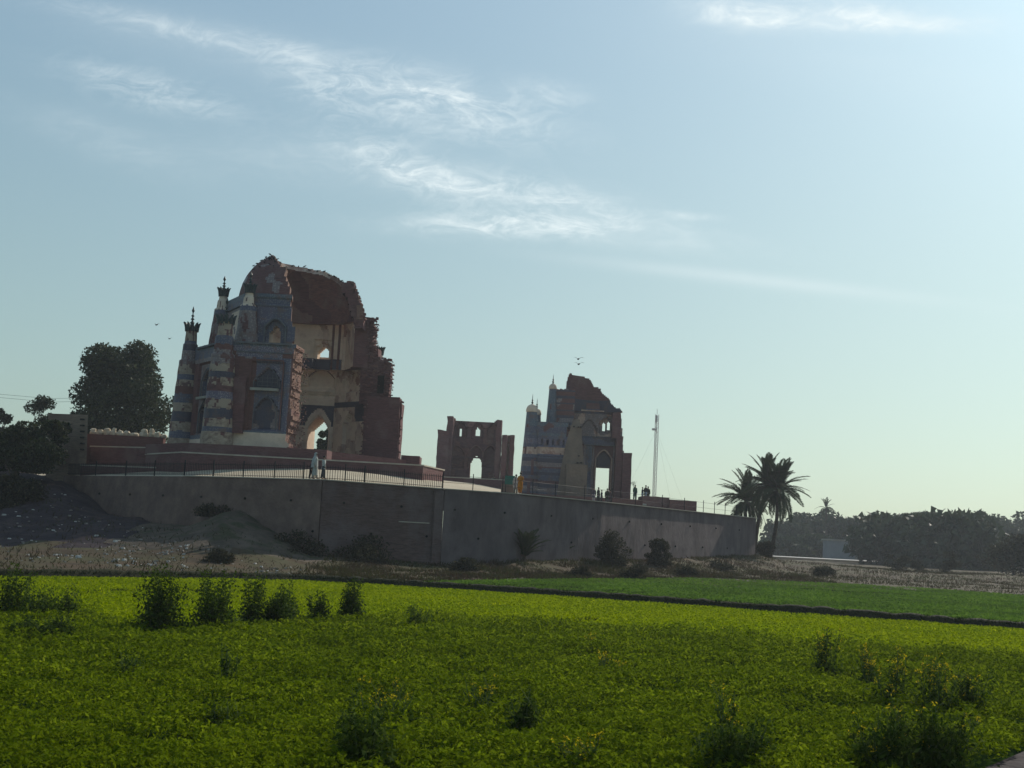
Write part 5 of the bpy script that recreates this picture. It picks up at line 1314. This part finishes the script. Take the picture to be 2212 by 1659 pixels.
# bare twiggy sapling beside the group
r = random.Random(4); mb = MB(); 
tw_ = at(1375, 1070, 148)
def br(p, d, l, w, n):
    e = p+d*l; mb.tube([p, e], [w, w*.6], 4, cap=False)
    if n:
        for _ in range(3): br(e, (d+Vector((r.uniform(-.7, .7), r.uniform(-.7, .7), r.uniform(-.1, .5)))).normalized(), l*.68, w*.6, n-1)
br(Vector((0, 0, 0)), Vector((-.05, 0, 1)), .9, .03, 4)
s_ = mb.build('bare_sapling', BARK, loc=(tw_.x, 148, 6.9)); tag(s_, 'bare twiggy sapling behind the group right of the blue banded tomb', 'sapling')

# ------------------------------------------------------------------ people
def cloth(n, c, c2=None, s=8): return mat(n, c, c2 or tuple(v*.75 for v in c), s, bump=.1, rough=.9)
def person(label, foot, H=1.7, rz=0., top=(.1, .1, .1), legs=(.05, .05, .06), tunic=.0, stride=.0, veil=None, arm=0., group=None, patt=None, bag=None):
    t = empty('person', label, 'person', foot, rz, group); k = H/1.75
    V = [(0, 0, .93), (0, 0, 1.12), (0, 0, 1.36), (0, .0, 1.50), (0, -.01, 1.57), (0, -.015, 1.70)]; R = [(.15, .11), (.135, .10), (.17, .11), (.06, .06), (.075, .085), (.07, .08)]
    E = [(0, 1), (1, 2), (2, 3), (3, 4), (4, 5)]
    for s in (-1, 1):
        n = len(V); f = stride*s
        V += [(s*.095, 0, .86), (s*.10, -f*.5, .48), (s*.10, -f*.8+.02, .09), (s*.11, -f*.8-.16, .04)]; R += [(.09, .09), (.062, .062), (.045, .045), (.04, .03)]
        E += [(0, n), (n, n+1), (n+1, n+2), (n+2, n+3)]
        n = len(V); V += [(s*.19, 0, 1.40), (s*.24, .02+.15*stride*s, 1.12), (s*(.24-.08*arm), -.06-.2*arm+.15*stride*s, .88+.3*arm), (s*(.23-.1*arm), -.09-.28*arm+.18*stride*s, .79+.38*arm)]; R += [(.065, .06), (.045, .045), (.035, .035), (.03, .04)]
        E += [(2, n), (n, n+1), (n+1, n+2), (n+2, n+3)]
    me = bpy.data.meshes.new('body'); me.from_pydata([Vector(v)*k for v in V], E, []); o = bpy.data.objects.new('body', me); COL.objects.link(o); o.parent = t
    md = o.modifiers.new('skin', 'SKIN'); md.use_smooth_shade = True
    for i, s in enumerate(me.skin_vertices[0].data): s.radius = (R[i][0]*k, R[i][1]*k); s.use_root = (i == 0)
    o.modifiers.new('sub', 'SUBSURF').levels = 1; o.modifiers['sub'].render_levels = 1
    me.materials.append(SKIN)
    # nose, hair
    MB().tube([(0, -.085*k, 1.64*k), (0, -.12*k, 1.605*k)], [.008*k, .016*k], 5).build('nose', SKIN, t)
    hm = MB(); hm.lathe((0, .01*k), [(.082*k, 1.64*k), (.096*k, 1.70*k), (.085*k, 1.75*k), (.05*k, 1.78*k), (.01, 1.785*k)], 12)
    hm.build('hair', HAIR, t, smooth=True)
    # trousers
    tm = MB()
    for s in (-1, 1): f = stride*s; tm.tube([Vector((s*.085, 0, .98))*k, Vector((s*.10, -f*.3, .66))*k, Vector((s*.105, -f*.5, .48))*k, Vector((s*.105, -f*.8+.02, .10))*k], [.135*k, .115*k, .10*k, .085*k], 10)
    tm.build('trousers', cloth('trouser_cloth', legs), t, smooth=True)
    # shirt / tunic with sleeves
    hem = .88-tunic; sm = MB(); prof = [(1.0, hem), (.97, hem+.1), (.86, 1.0), (.80, 1.12), (.98, 1.32), (.9, 1.41), (.42, 1.48), (.3, 1.50)]; n0 = 0
    V = []; Fs = []
    for (q, z) in prof:
        for j in range(14):
            a = 2*pi*j/14; fl = 1+(.12*sin(a*5) if z < .9 else 0)*min(1, tunic*2); V.append((cos(a)*.215*q*fl*k*(1+.25*max(0, .9-z)), sin(a)*.145*q*fl*k*(1+.6*max(0, .9-z)), z*k))
    for i in range(len(prof)-1):
        for j in range(14): a = i*14+j; b = i*14+(j+1) % 14; Fs.append((a, b, b+14, a+14))
    sm.V = V; sm.F = Fs; sm.I = [0]*len(Fs)
    for s in (-1, 1): sm.tube([Vector((s*.17, 0, 1.42))*k, Vector((s*.235, .02+.15*stride*s, 1.14))*k, Vector((s*(.24-.08*arm), -.05-.18*arm+.15*stride*s, .92+.28*arm))*k], [.075*k, .06*k, .05*k], 8)
    sm.build('shirt' if tunic < .2 else 'tunic', patt or cloth('shirt_cloth', top), t, smooth=True)
    if veil:
        vm = MB(); vm.lathe((0, .02*k), [(.30*k, .78*k), (.27*k, 1.1*k), (.245*k, 1.35*k), (.15*k, 1.50*k), (.115*k, 1.6*k), (.12*k, 1.70*k), (.10*k, 1.77*k), (.04*k, 1.81*k), (.005, 1.815*k)], 14)
        vm.V = [(x, y if y > -.02 or z > 1.72*k else y*.55, z) for x, y, z in vm.V]; vm.build('veil', cloth('veil_cloth', veil), t, smooth=True)
    if bag: MB().box((.26*k, .0, .85*k), (.10, .26, .3), 0, 0, .8).build('bag', cloth('bag_cloth', bag), t)
    return t
FLOR = mat('patterned_pale_cloth', (.42, .43, .40), (.26, .27, .25), 14, bump=.1, rough=.9)
def wall_pt(px, dy=.6): q = pt_on(px); return (q.x, q.y+dy, WTOP-.02+.1)
q = wall_pt(677, .5); person('woman in a long pale patterned dress and veil walking behind the iron fence', q, 1.66, radians(75), (.5, .5, .48), (.4, .4, .38), .62, .12, (.40, .41, .40), patt=FLOR, group='visitors at the ruins')
q = wall_pt(667, .9); person('child in dark clothes walking close behind the veiled woman', q, 1.22, radians(75), (.03, .02, .03), (.02, .02, .02), .1, .15, bag=(.02, .02, .02), group='visitors at the ruins')
q = wall_pt(694, .7); person('boy in a pale shirt and dark trousers beside the veiled woman', q, 1.5, radians(110), (.50, .50, .47), (.04, .05, .06), .12, .16, group='visitors at the ruins')
q = wall_pt(1123, .4); person('person in a bright orange outfit with raised hands by the green sign', q, 1.5, radians(160), (.50, .19, .02), (.48, .17, .02), .45, .06, arm=1., group='visitors at the ruins')
q = wall_pt(1114, 3.2); person('person in pale clothes half hidden beside the green sign', q, 1.45, radians(170), (.45, .38, .36), (.2, .18, .17), .3, 0, group='visitors at the ruins')
def gp(px, Y, z): return (X(px, 1060, Y), Y, z)
for px, Y, h, t_, l_, tu, lab in [(1283, 79, 1.62, (.06, .05, .07), (.35, .30, .32), .3, 'dark figure in pale trousers, leftmost before the tall doorway'), (1293, 79.6, 1.68, (.015, .02, .02), (.02, .02, .03), .4, 'black clad figure second from the left before the tall doorway'),
                              (1300, 80, 1.45, (.03, .03, .05), (.03, .03, .04), .3, 'shorter dark figure in the middle of the doorway group'), (1312, 79.4, 1.66, (.02, .03, .02), (.06, .05, .06), .35, 'dark robed figure at the right side of the tall doorway'), (1318, 80.5, 1.6, (.05, .03, .04), (.08, .07, .08), .3, 'rightmost figure of the doorway group')]:
    Y += 59.5; person(lab, gp(px, Y, terr_z(X(px, 1060, Y), Y)), h, radians(px*7 % 360), t_, l_, tu, .08, group='visitors at the ruins')
for px, Y, h, t_, l_, tu, lab in [(1372, 87.2, 1.68, (.03, .09, .06), (.04, .08, .12), .4, 'person in dark green standing apart, left of the group on the platform'), (1388, 87.5, 1.5, (.04, .05, .07), (.30, .36, .42), .2, 'person with pale blue trousers in the group on the platform'),
                              (1395, 87.2, 1.72, (.02, .02, .025), (.35, .40, .45), .2, 'tallest dark haired person of the group on the platform'), (1400, 87.8, 1.62, (.02, .03, .02), (.05, .07, .05), .35, 'person in dark clothes leaning at the right of the platform group')]:
    Y += 59.5; person(lab, gp(px, Y, 7.0), h, radians(px*5 % 360), t_, l_, tu, .08, group='visitors at the ruins')
for px, Y, h, t_, l_, lab in [(1066, 104, 1.55, (.02, .02, .02), (.03, .03, .03), 'dark figure standing inside the small middle tomb'), (1062, 103.5, 1.4, (.35, .35, .36), (.2, .2, .2), 'figure in pale shirt inside the small middle tomb'), (1102, 103.5, 1.6, (.22, .04, .04), (.08, .03, .04), 'figure in dark red at the right wall of the small middle tomb')]:
    Y += 71; person(lab, gp(px, Y, Z(1030, 1034, 147.5)), h, 0., t_, l_, .2, 0, group='visitors at the ruins')

# ------------------------------------------------------------------ birds
BIRDM = mat('dark_feathers', (.035, .035, .04), bump=0)
def bird_mesh(fold):
    mb = MB(); mb.tube([(-.17, 0, -.02), (-.1, 0, 0), (.02, 0, .01), (.12, 0, .03), (.17, 0, .05), (.21, 0, .04)], [.015, .045, .06, .04, .03, .006], 8)
    if not fold:
        for s in (-1, 1):
            n = len(mb.V); mb.V += [(-.06, s*.03, .03), (.08, s*.03, .03), (.07, s*.22, .14), (-.03, s*.2, .12), (.0, s*.42, .07)]; mb.F += [(n, n+1, n+2, n+3), (n+3, n+2, n+4)]; mb.I += [0, 0]
    else:
        for s in (-1, 1): mb.tube([(.06, s*.045, .01), (-.05, s*.05, 0), (-.18, s*.02, -.03)], [.02, .03, .006], 5)
        mb.tube([(0, .02, -.05), (0, .02, -.1)], .008, 3); mb.tube([(0, -.02, -.05), (0, -.02, -.1)], .008, 3)
    o = mb.build('b', BIRDM, smooth=True); me = o.data; bpy.data.objects.remove(o); return me
FLY, SIT = bird_mesh(False), bird_mesh(True)
for px, py, Y, s, lab in [(1249, 776, 125, 1.5, 'upper of two birds flying above the blue banded tomb'), (1250, 787, 125, 1.5, 'lower of two birds flying above the blue banded tomb'), (338, 702, 117, 1.0, 'bird flying left of the big tomb, upper of two'), (366, 732, 117, .8, 'small bird flying just left of the corner tower'), (1757, 537, 165, .7, 'tiny lone bird high in the sky at the right'), (1361, 233, 165, .5, 'speck of a bird high among the clouds')]:
    o = bpy.data.objects.new('bird', FLY); COL.objects.link(o); o.location = at(px, py, Y); o.scale = (s, s, s); o.rotation_euler = (0, -.1, 1.2); tag(o, lab, 'bird', 'birds in flight')
bpy.context.view_layer.update()
dep = bpy.context.evaluated_depsgraph_get()
from mathutils.bvhtree import BVHTree
bvh = BVHTree.FromObject(dm, dep); inv = dm.matrix_world.inverted()
spots = [(603, 563), (620, 566), (632, 568), (645, 570), (658, 572), (668, 574), (686, 577), (700, 583), (712, 588), (724, 594), (738, 601), (748, 609)]
r = random.Random(9); np_ = 0
for px, py in spots:
    for Y in (108.7,):
        hit = None
        for yy in [40.5+q_ for q_ in (67.2, 67.6, 68.0, 68.4, 68.9, 69.5, 70.1, 71)]:
            h_ = bvh.ray_cast(inv @ Vector((X(px, py, yy), yy, 32)), Vector((0, 0, -1)))
            if h_[0] is not None: hit = dm.matrix_world @ h_[0]; break
        if hit is None: continue
        o = bpy.data.objects.new('pigeon', SIT); COL.objects.link(o); o.location = hit+Vector((0, 0, .09)); o.scale = (.9,)*3; o.rotation_euler = (0, -.35, r.uniform(0, 6)); tag(o, 'pigeon perched on the broken rim of the great dome', 'pigeon', 'pigeons on the dome rim')
cnt = 0
while cnt < 46:
    px = r.gauss(578, 15); py = 549+abs(r.gauss(0, 12))+abs(px-578)*.55
    d = ray(px, py); h_ = bvh.ray_cast(inv @ Vector((0, 0, CAMZ)), d.normalized()); cnt += 1
    if h_[0] is None: continue
    w_ = dm.matrix_world @ h_[0]
    if w_.y > 109: continue
    o = bpy.data.objects.new('pigeon', SIT); COL.objects.link(o); o.location = w_+h_[1]*.08+Vector((0, 0, .05)); o.scale = (.72,)*3; o.rotation_euler = (0, -.3, r.uniform(0, 6)); tag(o, 'pigeon clustered on the left crest of the great dome', 'pigeon', 'pigeons on the dome crest')
for k, (px, py, Y, lab) in enumerate([(492, 655, 63, 'pigeon beside the left drum turret'), (424, 735, 61, 'pigeon on the parapet between the two near corner towers')]): 
    pass

# ------------------------------------------------------------------ haze
hz = MB().box((20, 350, 15.5), (900, 760, 33)).build('haze', [])
hz.data.materials.clear(); hm = bpy.data.materials.new('haze_air'); hm.use_nodes = True; nt = hm.node_tree; nt.nodes.clear()
pv = nt.nodes.new('ShaderNodeVolumePrincipled'); pv.inputs['Color'].default_value = (.80, .86, .95, 1); pv.inputs['Density'].default_value = .00028; pv.inputs['Anisotropy'].default_value = .3
mo_ = nt.nodes.new('ShaderNodeOutputMaterial'); nt.links.new(pv.outputs[0], mo_.inputs['Volume']); hz.data.materials.append(hm); tag(hz, kind='stuff')
